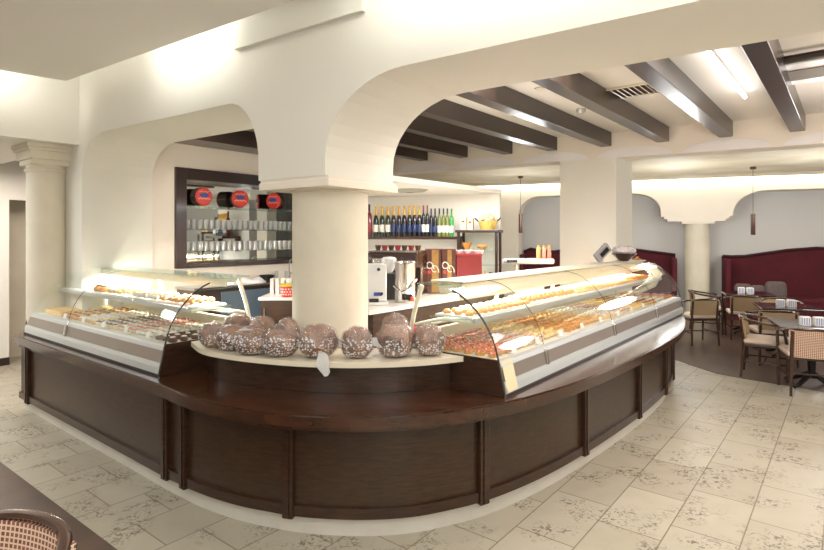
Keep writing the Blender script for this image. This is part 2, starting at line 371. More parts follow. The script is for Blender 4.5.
# bulkhead
bo = Bn*.30
struct(MB().prism([(ba.x, ba.y), (bh.x, bh.y), (bh.x+bo.x, bh.y+bo.y), (ba.x+bo.x, ba.y+bo.y)], 2.70, 3.5).build('wall_bulkhead', M['wallwarm']))
# pools of light on the bulkhead, painted as pale raised arcs
def bk(px, py):
    r = (px-CX)/F; k = (r*EA.y-EA.x)/(Bd.x-r*Bd.y); p = EA+Bd*k; return k, H-(py-HY)*p.y/F
M['light_pool'] = mat('light_pool_paint', S(236, 232, 232), .8)
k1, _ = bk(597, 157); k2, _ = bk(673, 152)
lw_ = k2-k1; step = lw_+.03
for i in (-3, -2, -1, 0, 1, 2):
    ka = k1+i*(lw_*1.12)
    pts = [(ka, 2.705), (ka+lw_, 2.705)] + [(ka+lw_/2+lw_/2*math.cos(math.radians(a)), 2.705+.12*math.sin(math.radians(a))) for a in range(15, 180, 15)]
    struct(MB().extr(pts, EA-Bn*.001, Bd, (0, 0, 1), -Bn*.008).build('light_pool_panel', M['light_pool']))
# pillar
p0 = EA+Bd*2.01; p1 = EA+Bd*2.727
struct(MB().prism([(p0.x, p0.y), (p1.x, p1.y), (p1.x+U1.x*.66, p1.y+U1.y*.66), (p0.x+U1.x*.66, p0.y+U1.y*.66)], 0, 2.70).build('wall_pillar', M['wall']))
# beams (rows along the grid)
bl = ['ceiling beam at the far right, beyond the strip lamp', 'dark ceiling beam left of the strip lamp, glossy with its reflection', 'dark ceiling beam between the air grille and the small spotlights',
      'dark ceiling beam reaching to above the left half of the white pillar', 'dark ceiling beam ending just left of the white pillar', 'third dark ceiling beam from the left in the right arch',
      'second dark ceiling beam from the left in the right arch', 'shortest dark ceiling beam, leftmost in the right arch']
tagp = [(428.5, 160.7), (467.8, 157.4), (510.6, 153.4), (557.4, 150.4), (609.6, 145.4), (668.1, 141), (732.4, 136), (805.6, 131)]
bw = .14
def beam(end, lab, ln):
    o = MB().box((-ln/2, 0, 0), (ln, bw, BH-.002), bev=.004).build('ceiling_beam', M['beam'])
    o.location = (end.x, end.y, BZ+BH/2); o.rotation_euler = (0, 0, GA); tag(o, lab, 'beam', None); return o
def alen(end):                                            # length back to the arcade wall
    pw = FR+Nn*WT; return (end-pw).dot(Nn)/U1.dot(Nn)-.01
for i, (px, py) in enumerate(tagp):
    e = P(px, py, BZ); e.z = 0; e = e+U2*(bw/2)+U1*-.005
    k = (e-EA).dot(Bn); e = e-U1*(k/U1.dot(Bn)+.006)
    beam(e, bl[7-i], alen(e))
for k, lab in ((-.70, 'dark ceiling beam seen through the left arch above the mirrored cabinet'), (7.1, 'dark ceiling beam crossing above the dining tables, right of the air conditioner')):
    e = EA+Bd*k-U1*.05; beam(e, lab, alen(e))
# --- dining ceiling and far wall
D0 = Vector((4.89, 11.6, 0)); Dd = Vector((2.9, -1.2, 0)).normalized(); Dn = Vector((-Dd.y, Dd.x, 0))
def dk(px, py, o=0):
    p = D0+Dn*o; r = (px-CX)/F; k = (r*p.y-p.x)/(Dd.x-r*Dd.y); q = p+Dd*k; return (k, H-(py-HY)*q.y/F)
da = D0-Dd*9.5; db = D0+Dd*8
bo2 = Bn*.29
struct(MB().prism([(ba.x+bo2.x, ba.y+bo2.y), (bh.x+bo2.x, bh.y+bo2.y), (db.x, db.y), (da.x, da.y)], 2.92, 2.98).build('ceiling', M['gild']))
kl0 = dk(518, 300)[0]; kA = dk(661, 215); kB = dk(733, 213); top = 2.60
kp0 = dk(668, 223); kp1 = dk(729, 223)
pl = [(-9.4, 0), (kl0, 0)] + ell(kl0+.5, top-.45, .5, .45, 180, 90) + ell(kA[0]-.5, top-.40, .5, .40, 90, 0) + [(kA[0], 2.10), (kA[0]+.06, 2.10), (kA[0]+.06, 2.05), (kA[0]+.12, 2.05), (kA[0]+.12, 2.0),
      (kB[0]-.12, 2.0), (kB[0]-.12, 2.05), (kB[0]-.06, 2.05), (kB[0]-.06, 2.10), (kB[0], 2.10)] + ell(kB[0]+.6, top-.45, .6, .45, 180, 90) + [(8.0, top), (8.0, 3.5), (-9.4, 3.5)]
struct(MB().extr(pl, D0, Dd, (0, 0, 1), Dn*.5).build('wall_far', M['wallwarm']))
struct(MB().extr([(-9.4, 0), (8.2, 0), (8.2, 3.5), (-9.4, 3.5)], D0+Dn*.85, Dd, (0, 0, 1), Dn*.1).build('wall_alcove', M['alcove']))
kc = (kA[0]+kB[0])/2
pcx = D0+Dd*(dk(697, 300, .25)[0])+Dn*.25
t = thing('round_column', 'pale column in the dining area under the stepped corbel', 'column', (pcx.x, pcx.y, 0))
MB().lathe([(.235, 0), (.235, 1.95)], n=32).build('shaft', M['column'], t, True)
MB().box((0, 0, 1.975), (.6, .48, .05), rz=math.atan2(Dd.y, Dd.x)).build('capital', M['wallwarm'], t)
# cove lamps washing the far wall
for lab, ka, kb in (('cove lamp washing the far dining wall left of the white pillar', -6.5, -.9), ('cove lamp washing the far dining wall above the burgundy banquette', -.5, 6.5)):
    c = cove_len(D0-Dn*.07+Dd*ka+Vector((0, 0, 2.885)), D0-Dn*.07+Dd*kb+Vector((0, 0, 2.885)), M['coveW'], .018)
    tag(c, lab, 'lamp')
# small soffit lip hiding the lamps
struct(MB().extr([(-9, 2.86), (8, 2.86), (8, 2.92), (-9, 2.92)], D0-Dn*.13, Dd, (0, 0, 1), -Dn*.03).build('trim_3', M['gild']))

# --- bar back wall with low soffit
B0 = P(369, 197, 2.2); B1 = P(497, 194, 2.2); Qd = (B1-B0).normalized(); Qn = Vector((-Qd.y, Qd.x, 0))
b_l = B0-Qd*.55; b_r = B1+Qd*.03
M['barwall'] = mat('bar_wall_white', S(240, 238, 230), .7)
struct(MB().prism([(b_l.x, b_l.y), (b_r.x, b_r.y), (b_r.x+Qn.x*.12, b_r.y+Qn.y*.12), (b_l.x+Qn.x*.12, b_l.y+Qn.y*.12)], 0, 2.20).build('wall_bar', M['barwall']))
s0 = P(402, 182, 2.2)
sl = [(s0.x-.25, s0.y-.3), (b_r.x+.02, b_r.y-.02), (b_r.x+Qn.x*.14, b_r.y+Qn.y*.14), (b_l.x+Qn.x*.14, b_l.y+Qn.y*.14), (b_l.x, 5.0)]
struct(MB().prism(sl, 2.20, 2.25).build('ceiling', M['barwall']))
struct(MB().extr([(0, 2.165), ((b_r-b_l).length, 2.165), ((b_r-b_l).length, 2.2), (0, 2.2)], b_l, Qd, (0, 0, 1), -Qn*.04).build('trim_4', M['shelf']))
# --- mirror cabinet wall (wall D)
DA = Vector((-.4288*6.2, 6.2, 0))
for (xa, xb, za, zc) in ((-.62, -.004, 0, 3.03), (1.954, 3.4, 0, 3.03), (-.004, 1.954, 0, 1.326), (-.004, 1.954, 2.484, 3.03)):
    struct(slab(DA+U1*xa+U2*.03, DA+U1*xb+U2*.03, U2*.40, za, zc, 'wall_mirror', M['wallwarm']))
struct(slab(DA-U1*.9-U2*.38, DA+U1*3.3-U2*.38, U2*.405, 2.75, 3.02, 'trim_5', M['beam']))

# ================================================================== COUNTER
Ept = [(-3.89, 5.36), (-2.8, 4.49), (-1.72, 3.625), (-1.356, 3.31), (-1.01, 3.085), (-.70, 2.965), (-.33, 2.92), (-.011, 2.945), (.26, 3.035), (.56, 3.19), (.93, 3.475), (1.30, 3.83),
       (1.70, 4.27), (2.20, 4.86), (2.75, 5.6), (3.13, 6.3), (3.38, 6.9), (3.47, 7.25), (3.40, 7.58), (3.15, 7.78), (2.85, 7.72)]
E_ = crv([(x, y, 0) for x, y in Ept], 6)
def inset(C, f):
    out = []
    for i, p in enumerate(C):
        t = (C[min(i+1, len(C)-1)]-C[max(i-1, 0)]).normalized(); n = Vector((-t.y, t.x, 0)); out.append(p+n*f(i/(len(C)-1)))
    return out
def fw(u): return .05+.10*min(1, max(0, (u-.10)/.12))-.03*min(1, max(0, (u-.55)/.2))
W_ = inset(E_, fw); K_ = inset(E_, lambda u: fw(u)+.045)
inner = [(-3.29, 6.10), (-1.195, 4.40), (-1.02, 4.02), (-.86, 3.78), (-.62, 3.705), (-.38, 3.70), (-.13, 3.79), (2.66, 7.33)]
def closed(C): return [(p.x, p.y) for p in C]+[p for p in inner[::-1]]
def narrow(C): return [(p.x, p.y) for p in C]+[(2.72, 7.27), (-.05, 3.70), (-.40, 3.66), (-.60, 3.66), (-.80, 3.72), (-1.05, 3.98), (-1.24, 4.33), (-3.25, 5.98)]
cnt = thing('display_counter', 'long curved dark oak pastry counter with panelled front on a pale plinth', 'counter', (0, 0, 0))
# top with rounded nosing
mb = MB(); mb.prism(closed(inset(E_, lambda u: .012)), .73, .74); mb.prism(closed(E_), .675, .731); mb.prism(closed(inset(E_, lambda u: .014)), .655, .676)
mb.build('worktop', M['woodtop'], cnt)
wb = inset(W_, lambda u: .02)
MB().prism(narrow(wb), .12, .656).build('body', M['panel'], cnt)
def strip(C, i0, i1, z0, z1, th, m, name, par):
    A = C[i0:i1+1]; B = inset(C, lambda u: th)[i0:i1+1]
    return MB().prism([(p.x, p.y) for p in A]+[(p.x, p.y) for p in B[::-1]], z0, z1).build(name, m, par)
nE = len(W_)-1
strip(W_, 0, nE, .115, .175, .03, M['wood'], 'bottom_rail', cnt); strip(W_, 0, nE, .615, .656, .03, M['wood'], 'top_rail', cnt)
MB().prism(narrow(K_), 0, .115).build('plinth', M['plinth'], cnt)
def near_px(px):
    best = min(range(nE+1), key=lambda i: abs(CX+F*W_[i].x/W_[i].y-px)+(1000 if i > 100 and px < 600 else 0)); return best
def post_at(px, wdt=.06, lim=None):
    # exact position on the curve by interpolation
    for i in range(nE):
        a = CX+F*W_[i].x/W_[i].y; b = CX+F*W_[i+1].x/W_[i+1].y
        if a <= px <= b:
            k = (px-a)/(b-a); p = W_[i].lerp(W_[i+1], k); t = (W_[i+1]-W_[i]).normalized(); n = Vector((-t.y, t.x, 0))
            c = p+n*.012
            MB().box((c.x, c.y, .377), (wdt, .05, .556), rz=math.atan2(t.y, t.x), bev=.004).box((c.x-n.x*.026, c.y-n.y*.026, .377), (wdt*.35, .012, .54), rz=math.atan2(t.y, t.x)).build('post', M['wood'], cnt); return
for px, wd_ in ((27, .09), (165, .07), (183, .06), (288, .065), (484, .07), (586, .07), (640, .07), (666, .07), (673, .06)): post_at(px, wd_)
# riser below the loaf shelf
Spt = [(-1.60, 3.96), (-1.394, 3.65), (-1.152, 3.481), (-.866, 3.354), (-.61, 3.287), (-.304, 3.262), (.042, 3.315), (.335, 3.44)]
S_ = crv([(x, y, 0) for x, y in Spt], 6)
R_ = inset(S_, lambda u: .09)
Rb = inset(S_, lambda u: .14)
MB().prism([(p.x, p.y) for p in R_[3:-1]]+[(p.x, p.y) for p in Rb[3:-1][::-1]], .741, .915).build('riser', M['wood'], cnt)
sp = [(p.x, p.y) for p in S_]+[(.02, 3.70), (-.13, 3.72), (-.36, 3.675), (-.60, 3.665), (-.82, 3.72), (-1.02, 3.93), (-1.22, 4.20)]
MB().prism(sp, .916, .948).build('loaf_shelf', M['shelf'], cnt)

# ================================================================== DISPLAY CASES
GC = [(.045, .955), (.062, 1.02), (.085, 1.08), (.115, 1.135), (.15, 1.185), (.20, 1.24), (.26, 1.29), (.32, 1.33), (.38, 1.355), (.45, 1.37), (.53, 1.374)]
DEP = .80
def make_case(name, label, loc, rz, L, seams, near_wood, right):
    t = thing(name, label, 'display case', loc, rz)
    z0 = .741
    # base bands
    q = lambda pts, nm, m, x0=0, x1=L: MB().extr(pts, (x0, 0, 0), (0, 1, 0), (0, 0, 1), (x1-x0, 0, 0)).build(nm, m, t)
    q([(.006, z0), (.07, z0), (.07, z0+.016), (.006, z0+.016)], 'shadow_strip', M['black'], .015, L-.015)  # black strip painting the thin shadow below the bands
    q([(0, z0+.017), (.07, z0+.017), (.07, z0+.088), (.012, z0+.088), (.004, z0+.06)], 'lower_band', M['silver'], .015, L-.015)
    q([(.02, z0+.089), (.07, z0+.089), (.07, z0+.172), (.034, z0+.172)], 'middle_band', M['bronze'], .015, L-.015)
    q([(.030, z0+.173), (.075, z0+.173), (.075, z0+.205), (.055, z0+.211), (.038, z0+.200)], 'upper_lip', M['silver'], .015, L-.015)
    q([(.075, z0), (DEP, z0), (DEP, z0+.19), (.075, z0+.19)], 'well', M['deck'], .015, L-.015)
    q([(.73, z0+.19), (DEP, z0+.19), (DEP, z0+.285), (.76, z0+.285)], 'rear_sill', M['cream'], .015, L-.015)
    # wooden end panels with dark edge
    for x0 in (0, L-.015):
        nw = M['wood']
        MB().extr([(0, z0), (DEP, z0), (DEP, z0+.215), (.046, z0+.215), (.02, z0+.10)], (x0, 0, 0), (0, 1, 0), (0, 0, 1), (.015, 0, 0)).build('end_panel', nw, t)
    # glass ends + dark trim on the edge
    ep = GC+[(.64, 1.36), (.70, 1.14), (.765, .958)]
    for x0 in (.002, L-.010):
        g = MB().extr(ep, (x0, 0, 0), (0, 1, 0), (0, 0, 1), (.008, 0, 0)).build('end_glass', M['glass'], t)
        MB().tube([(x0+.004, y, z) for y, z in [(.0, z0+.01), (.02, z0+.1)]+GC[:-2]], .006, 6).build('edge_trim', M['edge'], g, True)
    # curved front glass in panes
    xs = [.02]+list(seams)+[L-.02]
    for a, b in zip(xs, xs[1:]):
        MB().sheet([(a+.003, y, z) for y, z in GC], [(b-.003, y, z) for y, z in GC], .006).build('front_glass', M['glass'], t, True)
    for sx in seams:
        MB().box((sx, .022, z0+.135), (.03, .03, .10), rx=-.15, bev=.006).tube([(sx, .03, z0+.18), (sx, .045, z0+.215)], .008, 6).build('glass_clamp', M['chrome'], t)
        MB().tube([(sx, y-.002, z+.002) for y, z in GC], .0022, 5).build('glass_seam', M['edge'], t)
    # lamp housing and rear top
    h = q([(.47, 1.372), (.47, 1.262), (.488, 1.262), (.50, 1.30), (.66, 1.30), (.68, 1.372)] if right else [(.53, 1.372), (.53, 1.315), (.542, 1.315), (.55, 1.34), (.62, 1.34), (.64, 1.372)], 'lamp_housing', M['cream'], .26 if right else .04, L-.03)
    if right: MB().bb(.30, L-.08, .52, .60, 1.288, 1.298).build('lamp_tube', M['led'], h)
    else: MB().bb(.08, L-.08, .55, .62, 1.329, 1.338).build('lamp_tube', M['led2'], h)
    q([(.45, 1.380), (.72, 1.380), (.72, 1.391), (.45, 1.391)], 'top_ledge', M['cream'] if right else M['gshelf'], .24 if right else 0, L)
    if right: q([(.45, 1.380), (.66, 1.380), (.66, 1.388), (.45, 1.388)], 'top_glass', M['gshelf'], 0, .238)
    # slanted rear supports
    n = max(2, int(L/1.1))
    for k in range(n+1):
        x = .05+(L-.1)*k/n
        MB().tube([(x, .775, .95), (x, .72, 1.18), (x, .655, 1.37)], .016, 6).build('support', M['cream'], t, True)
    # glass shelf with tray
    sh = MB().bb(.06, L-.06, .25, .60, 1.160, 1.168).build('glass_shelf', M['gshelf'], t)
    sh.rotation_euler = (0, 0, 0)
    MB().bb(.06, L-.06, .242, .256, 1.150, 1.180).build('shelf_rail', M['silver'], sh)
    MB().bb(.10, L-.10, .29, .58, 1.169, 1.181).build('shelf_tray', M['white'], sh)
    for k in range(n+1):
        x = .07+(L-.14)*k/n
        MB().tube([(x, .72, 1.10), (x, .50, 1.152), (x, .27, 1.153)], .011, 6).build('shelf_bracket', M['cream'], t, True)
    MB().bb(.10, L-.10, .60, .72, 1.10, 1.112).build('shelf_back_rail', M['cream'], t)
    q([(.075, z0+.191), (.725, z0+.191), (.725, z0+.206), (.075, z0+.206)], 'deck_tray', M['deck'], .03, L-.03)
    return t
M['edge'] = mat('dark_glass_edge', S(58, 62, 58), .25)
RC = Vector((.548, 3.253, 0)); LC = Vector((-3.815, 5.404, 0)); RA = GA; LA = GA-PI/2
RL, LL = 4.51, 2.68
caseR = make_case('pastry_case', 'long curved glass pastry case on the right leg of the counter', RC, RA, RL, (.62, 2.0, 3.35), True, True)
caseL = make_case('pastry_case', 'shorter curved glass pastry case on the left end of the counter', LC, LA, LL, (1.0,), True, False)
# cream price sheet at the near corner of the right case, cream arm at its far end
MB().extr([(.006, .765), (.050, .945), (.052, .945), (.008, .765)], (.03, -.012, 0), (0, 1, 0), (0, 0, 1), (.13, 0, 0)).build('corner_plate', mat('corner_plate', S(226, 214, 176), .5), caseR)
MB().tube([(RL-.12, .50, 1.33), (RL-.10, .36, 1.31), (RL-.12, .27, 1.22), (RL-.22, .30, 1.10), (RL-.42, .45, .99)], [.035, .05, .05, .035, .022], 10).build('end_arm', M['cream'], caseR, True)
mR = Matrix.Translation(RC) @ Matrix.Rotation(RA, 4, 'Z'); mL = Matrix.Translation(LC) @ Matrix.Rotation(LA, 4, 'Z')

# ================================================================== PASTRIES
def pm(n, c, c2=None, r=.5): return mat(n, c, r, var=0 if c2 else .35, vscale=40, col2=c2, bump=.2, bscale=90)
M['crust'] = pm('golden_crust', S(232, 178, 108), S(196, 130, 68)); M['pale'] = pm('pale_pastry', S(240, 214, 164), S(222, 178, 112)); M['choc'] = pm('chocolate', S(96, 56, 36))
M['cherry'] = pm('berry_glaze', S(206, 96, 84), S(240, 190, 170), .2); M['sugar'] = pm('icing_sugar', S(246, 240, 230)); M['custard'] = pm('custard', S(240, 204, 110), S(232, 178, 80), .3)
M['cream2'] = pm('whipped_cream', S(248, 240, 222)); M['orange'] = pm('apricot_glaze', S(228, 150, 62), None, .25)
def bun(nm, m1, m2=None, r=.034, h=.036, topr=.5):
    b = MB(); b.lathe([(0, 0), (r*.8, 0), (r, h*.3), (r*.92, h*.65), (r*.6, h*.92), (0, h)], n=12)
    if m2: b.mat(1).lathe([(r*topr*1.1, h*.82), (r*topr, h*1.08), (0, h*1.2)], n=10)
    return b.build(nm, [m1, m2 or m1], None, True)
def tart(nm, cup, fill):
    b = MB(); b.lathe([(0, 0), (.026, 0), (.036, .024), (.031, .024), (.028, .016)], n=14)
    b.mat(1)
    for k in range(6):
        a = k*PI/3; b.lathe([(0, .016), (.011, .020), (.011, .028), (0, .036)], (.017*math.cos(a), .017*math.sin(a), 0), 7)
    b.lathe([(0, .018), (.012, .024), (.011, .034), (0, .042)], n=7)
    return b.build(nm, [cup, fill], None, True)
def croissant(nm, m):
    pts = [(.036*math.cos(a), .030*math.sin(a)-.01, .016) for a in [PI*(.02+.96*i/10) for i in range(11)]]
    return MB().tube(pts, [.004, .009, .013, .015, .019, .020, .019, .015, .013, .009, .004], 8).build(nm, m, None, True)
def slice_(nm, base, mid, topm):
    b = MB(); b.bb(-.036, .036, -.022, .022, 0, .013, .002); b.mat(1).bb(-.035, .035, -.021, .021, .013, .027); b.mat(2).bb(-.036, .036, -.022, .022, .027, .034, .002)
    b.mat(1).lathe([(0, .034), (.008, .035), (.006, .042), (0, .048)], (.012, 0, 0), 7)
    return b.build(nm, [base, mid, topm])
def roll(nm, m, m2):
    b = MB(); b.tube([(-.038, 0, .016), (-.03, 0, .017), (0, 0, .019), (.03, 0, .017), (.038, 0, .016)], [.010, .016, .018, .016, .010], 9)
    b.mat(1)
    for k in (-.02, -.005, .01, .024): b.box((k, 0, .035), (.005, .024, .005), rz=.5)
    return b.build(nm, [m, m2], None, True)
PK = {
 'bun': bun('round_bun', M['crust'], M['choc']), 'puff': bun('cream_puff', M['pale'], M['sugar'], .034, .04, .7), 'berry': tart('berry_tart', M['crust'], M['cherry']),
 'apricot': tart('apricot_tart', M['crust'], M['orange']), 'croissant': croissant('croissant', M['crust']), 'slice': slice_('cream_slice', M['pale'], M['cream2'], M['choc']),
 'strawslice': slice_('strawberry_slice', M['pale'], M['cream2'], M['cherry']), 'roll': roll('pastry_roll', M['pale'], M['custard']), 'custard': bun('custard_bun', M['pale'], M['custard'], .036, .03, .7),
 'chocbun': bun('chocolate_bun', M['choc'], M['cream2'], .032, .034, .55), 'sugarroll': roll('sugared_roll', M['sugar'], M['crust']), 'cookie': bun('almond_cookie', M['crust'], M['pale'], .030, .022, .6)}
for k_, o_ in PK.items(): o_['_used'] = 0
def put(kind, mtx, x, y, z, rz, a, label, cat, group, sc=1):
    src = PK[kind]; o = src
    if src['_used']: o = src.copy(); COL.objects.link(o)
    src['_used'] = 1
    p = mtx @ Vector((x, y, z)); o.location = p; o.rotation_euler = (0, 0, rz+a); o.scale = (sc, sc, sc)
    tag(o, label, cat, group)
ORD = ['first', 'second', 'third', 'fourth', 'fifth', 'sixth', 'seventh', 'eighth', 'ninth', 'tenth', 'eleventh', 'twelfth']
def row(mtx, a, x0, x1, y0, y1, z, kind, label, cat, group, dx=.084, dy=.082, rz=0, jit=.006, sc=1.0, spin=False):
    nx = max(1, int(round((x1-x0)/dx))); ny = max(1, int(round((y1-y0)/dy)))
    for i in range(nx):
        for j in range(ny):
            lab = '%s, %s row back, %s along' % (label, ORD[j], ORD[i]) if nx*ny > 1 else label
            put(kind, mtx, x0+(i+.5)*(x1-x0)/nx+random.uniform(-jit, jit), y0+(j+.5)*(y1-y0)/ny+random.uniform(-jit, jit), z, random.uniform(0, 6.28) if spin else rz+random.uniform(-.12, .12), a, lab, cat, group, sc*random.uniform(.93, 1.04))
dz = .948
def seq(mtx, a, where, y0, y1, z, items, x, rows_sc=1.0, gap=.02, dx=.084, dy=.082):
    for kind, w_, lab, cat in items:
        row(mtx, a, x, x+w_-gap, y0, y1, z, kind, lab, cat, where+', '+kind+' tray', dx, dy, sc=rows_sc); x += w_
seq(mR, RA, 'lower deck of the right case', .10, .70, dz, [
 ('berry', .42, 'red berry tart, near end of the right case deck', 'tart'),
 ('strawslice', .34, 'red topped slice beside the near berry tarts', 'cake'),
 ('roll', .40, 'pale yellow roll on the right case deck', 'pastry'),
 ('apricot', .40, 'apricot tart on the right case deck', 'tart'),
 ('croissant', .42, 'croissant on the right case deck', 'pastry'),
 ('puff', .46, 'sugared puff on the right case deck', 'pastry'),
 ('strawslice', .36, 'red topped slice mid right case, past the puffs', 'cake'),
 ('custard', .44, 'custard bun on the right case deck', 'pastry'),
 ('bun', .42, 'dark topped bun on the right case deck', 'bun'),
 ('sugarroll', .40, 'white roll far along the right case deck', 'pastry'),
 ('berry', .34, 'red berry tart, far end of the right deck', 'tart')], .06, dx=.088, dy=.088)
seq(mR, RA, 'upper shelf of the right case', .30, .57, 1.183, [
 ('cookie', .9, 'almond cookie, near part of right upper shelf', 'cookie'),
 ('croissant', .9, 'croissant on the right upper shelf', 'pastry'),
 ('custard', .8, 'custard bun on the right upper shelf', 'pastry'),
 ('cookie', .9, 'almond cookie, far half of right upper shelf', 'cookie'),
 ('apricot', .75, 'apricot tart, far end of right upper shelf', 'tart')], .12, 1.05, dx=.088, dy=.085)
# left case
seq(mL, LA, 'lower deck of the left case', .10, .70, dz, [
 ('bun', .40, 'dark topped bun beside the yellow sheet cakes', 'bun'),
 ('puff', .36, 'sugared puff on the left case deck', 'pastry'),
 ('slice', .34, 'chocolate slice on the left case deck', 'cake'),
 ('strawslice', .36, 'red topped slice on the left case deck', 'cake'),
 ('sugarroll', .30, 'white roll on the left case deck', 'pastry'),
 ('chocbun', .30, 'chocolate bun at the left case right end', 'bun')], .60, dx=.086, dy=.086)
for k, (lab, y0, y1) in enumerate((('long yellow sheet cake at the front left corner of the left case', .12, .34), ('long yellow sheet cake at the back left corner of the left case', .40, .62))):
    b = MB(); b.bb(-.24, .24, -.10, .10, 0, .02, .004); b.mat(1).bb(-.238, .238, -.098, .098, .02, .038, .004)
    for i in range(5): b.mat(0).bb(-.2+.09*i, -.192+.09*i, -.098, .098, .038, .041)
    o = b.build('sheet_cake', [M['pale'], M['custard']]); o.location = mL @ Vector((.32, (y0+y1)/2, dz)); o.rotation_euler = (0, 0, LA); tag(o, lab, 'cake')
row(mL, LA, .78, 1.02, .32, .40, 1.183, 'bun', 'big brown bun on the left case shelf', 'bun', 'brown buns on the left case shelf', .12, .08, sc=1.5)
seq(mL, LA, 'upper shelf of the left case', .30, .56, 1.183, [
 ('roll', .5, 'pale roll on the left case shelf', 'pastry'),
 ('sugarroll', .45, 'white roll on the left case shelf', 'pastry'),
 ('croissant', .5, 'croissant on the left case shelf', 'pastry')], 1.06, 1.15, dx=.088, dy=.085)
for k_, o_ in PK.items():
    if '_used' in o_: del o_['_used']
    if 'label' not in o_: bpy.data.objects.remove(o_)

# ================================================================== LOAVES in patterned wrap
M['bread'] = mat('bread_crust', S(88, 50, 28), .7, col2=S(146, 98, 62), vscale=12, bump=.5, bscale=30)
def wrap_mat():
    m = bpy.data.materials.new('dotted_cellophane'); m.use_nodes = True; nt = m.node_tree; nt.nodes.remove(nt.nodes['Principled BSDF']); L = nt.links.new
    tc = nt.nodes.new('ShaderNodeTexCoord'); vo = nt.nodes.new('ShaderNodeTexVoronoi'); vo.inputs['Scale'].default_value = 66; vo.inputs['Randomness'].default_value = .7; L(tc.outputs['Object'], vo.inputs['Vector'])
    r = nt.nodes.new('ShaderNodeMath'); r.operation = 'LESS_THAN'; r.inputs[1].default_value = .40; L(vo.outputs['Distance'], r.inputs[0])
    # dots live in the lower band of the bag
    sx = nt.nodes.new('ShaderNodeSeparateXYZ'); L(tc.outputs['Object'], sx.inputs[0])
    nz = nt.nodes.new('ShaderNodeTexNoise'); nz.inputs['Scale'].default_value = 7; L(tc.outputs['Object'], nz.inputs['Vector'])
    ad = nt.nodes.new('ShaderNodeMath'); ad.operation = 'MULTIPLY_ADD'; ad.inputs[1].default_value = .20; L(nz.outputs['Fac'], ad.inputs[0]); L(sx.outputs['Z'], ad.inputs[2])
    lt = nt.nodes.new('ShaderNodeMath'); lt.operation = 'LESS_THAN'; lt.inputs[1].default_value = .215; L(ad.outputs[0], lt.inputs[0])
    mu = nt.nodes.new('ShaderNodeMath'); mu.operation = 'MULTIPLY'; L(r.outputs[0], mu.inputs[0]); L(lt.outputs[0], mu.inputs[1])
    m2 = nt.nodes.new('ShaderNodeMath'); m2.operation = 'MULTIPLY_ADD'; m2.inputs[1].default_value = .80; m2.inputs[2].default_value = .06; L(mu.outputs[0], m2.inputs[0])
    t = nt.nodes.new('ShaderNodeBsdfTransparent'); d = nt.nodes.new('ShaderNodeBsdfDiffuse'); d.inputs[0].default_value = (.85, .85, .86, 1)
    g = nt.nodes.new('ShaderNodeBsdfGlossy'); g.inputs['Roughness'].default_value = .12
    wn = nt.nodes.new('ShaderNodeTexNoise'); wn.inputs['Scale'].default_value = 16; wn.inputs['Detail'].default_value = 5; wn.inputs['Distortion'].default_value = 1.5; L(tc.outputs['Object'], wn.inputs['Vector'])
    bp = nt.nodes.new('ShaderNodeBump'); bp.inputs['Strength'].default_value = 1; bp.inputs['Distance'].default_value = .03; L(wn.outputs['Fac'], bp.inputs['Height']); L(bp.outputs[0], g.inputs['Normal'])
    a = nt.nodes.new('ShaderNodeMixShader'); L(m2.outputs[0], a.inputs[0]); L(t.outputs[0], a.inputs[1]); L(d.outputs[0], a.inputs[2])
    b = nt.nodes.new('ShaderNodeMixShader'); b.inputs[0].default_value = .13; L(a.outputs[0], b.inputs[1]); L(g.outputs[0], b.inputs[2]); L(b.outputs[0], nt.nodes['Material Output'].inputs[0])
    return m
M['wrap'] = wrap_mat()
M['wraptail'] = mat('cellophane_tail', S(225, 225, 222), .2, alpha=.55, bump=.8, bscale=30)
def blob(r, h, seed, amp, n=28, grow=0, freq=9):
    from mathutils import noise
    bm = bmesh.new(); bmesh.ops.create_uvsphere(bm, u_segments=n, v_segments=n//2, radius=1)
    for v in bm.verts:
        c = v.co.copy(); q = Vector((abs(c.x)**.78*(1 if c.x > 0 else -1), abs(c.y)**.78*(1 if c.y > 0 else -1), c.z))
        nn = noise.noise(c*freq*.25+Vector((seed, 0, 0)))*amp+noise.noise(c*freq*.7+Vector((0, seed, 0)))*amp*.4
        s_ = 1+nn
        z = (c.z*.5+.5); z = z if z > .12 else .12*.3+z*.7
        v.co = Vector((q.x*(r+grow)*s_, q.y*(r+grow)*s_, max(0, (z-.036)*h*(1+.3*nn))+ (grow if z > .3 else 0)))
    return bm
def loaf(i, x, y, r, h, label, tail):
    t = thing('wrapped_loaf', label, 'bread', (x, y, .949), random.uniform(0, 6), 'loaves in dotted wrap on the curved shelf')
    b = MB(); b.bm.free(); b.bm = blob(r*.88, h, i*3.1, .16); o = b.build('loaf', M['bread'], t, True)
    b = MB(); b.bm.free(); b.bm = blob(r*.88, h, i*3.1, .16, 32, .008, 9); b.build('plastic_wrap', M['wrap'], t, True)
    if tail is not None:
        t.rotation_euler = (0, 0, 0)
        b = MB(); A = []; B = []
        sx, sy, sz, dx_, dy_, dz_, ln = tail
        for k in range(6):
            u = k/5; wdd = .012+.030*math.sin(PI*(u*.9+.05))-.008*u
            p = Vector((sx+dx_*ln*u+.006*math.sin(u*9), sy+dy_*ln*u, sz+dz_*ln*u+.01*math.sin(u*6)))
            A.append(p+Vector((-wdd, .003*math.sin(k*2), 0))); B.append(p+Vector((wdd, -.006*math.sin(k*3), .004)))
        b.sheet(A, B, .003).build('wrap_tail', M['wraptail'], t, True)
FRl = [(214, 349, .105, .17), (232, 352, .105, .165), (252, 356.5, .115, .175), (281, 358.5, .125, .165), (318, 360, .132, .205), (357, 360, .110, .19), (395, 359.5, .125, .205), (429, 357.5, .110, .195)]
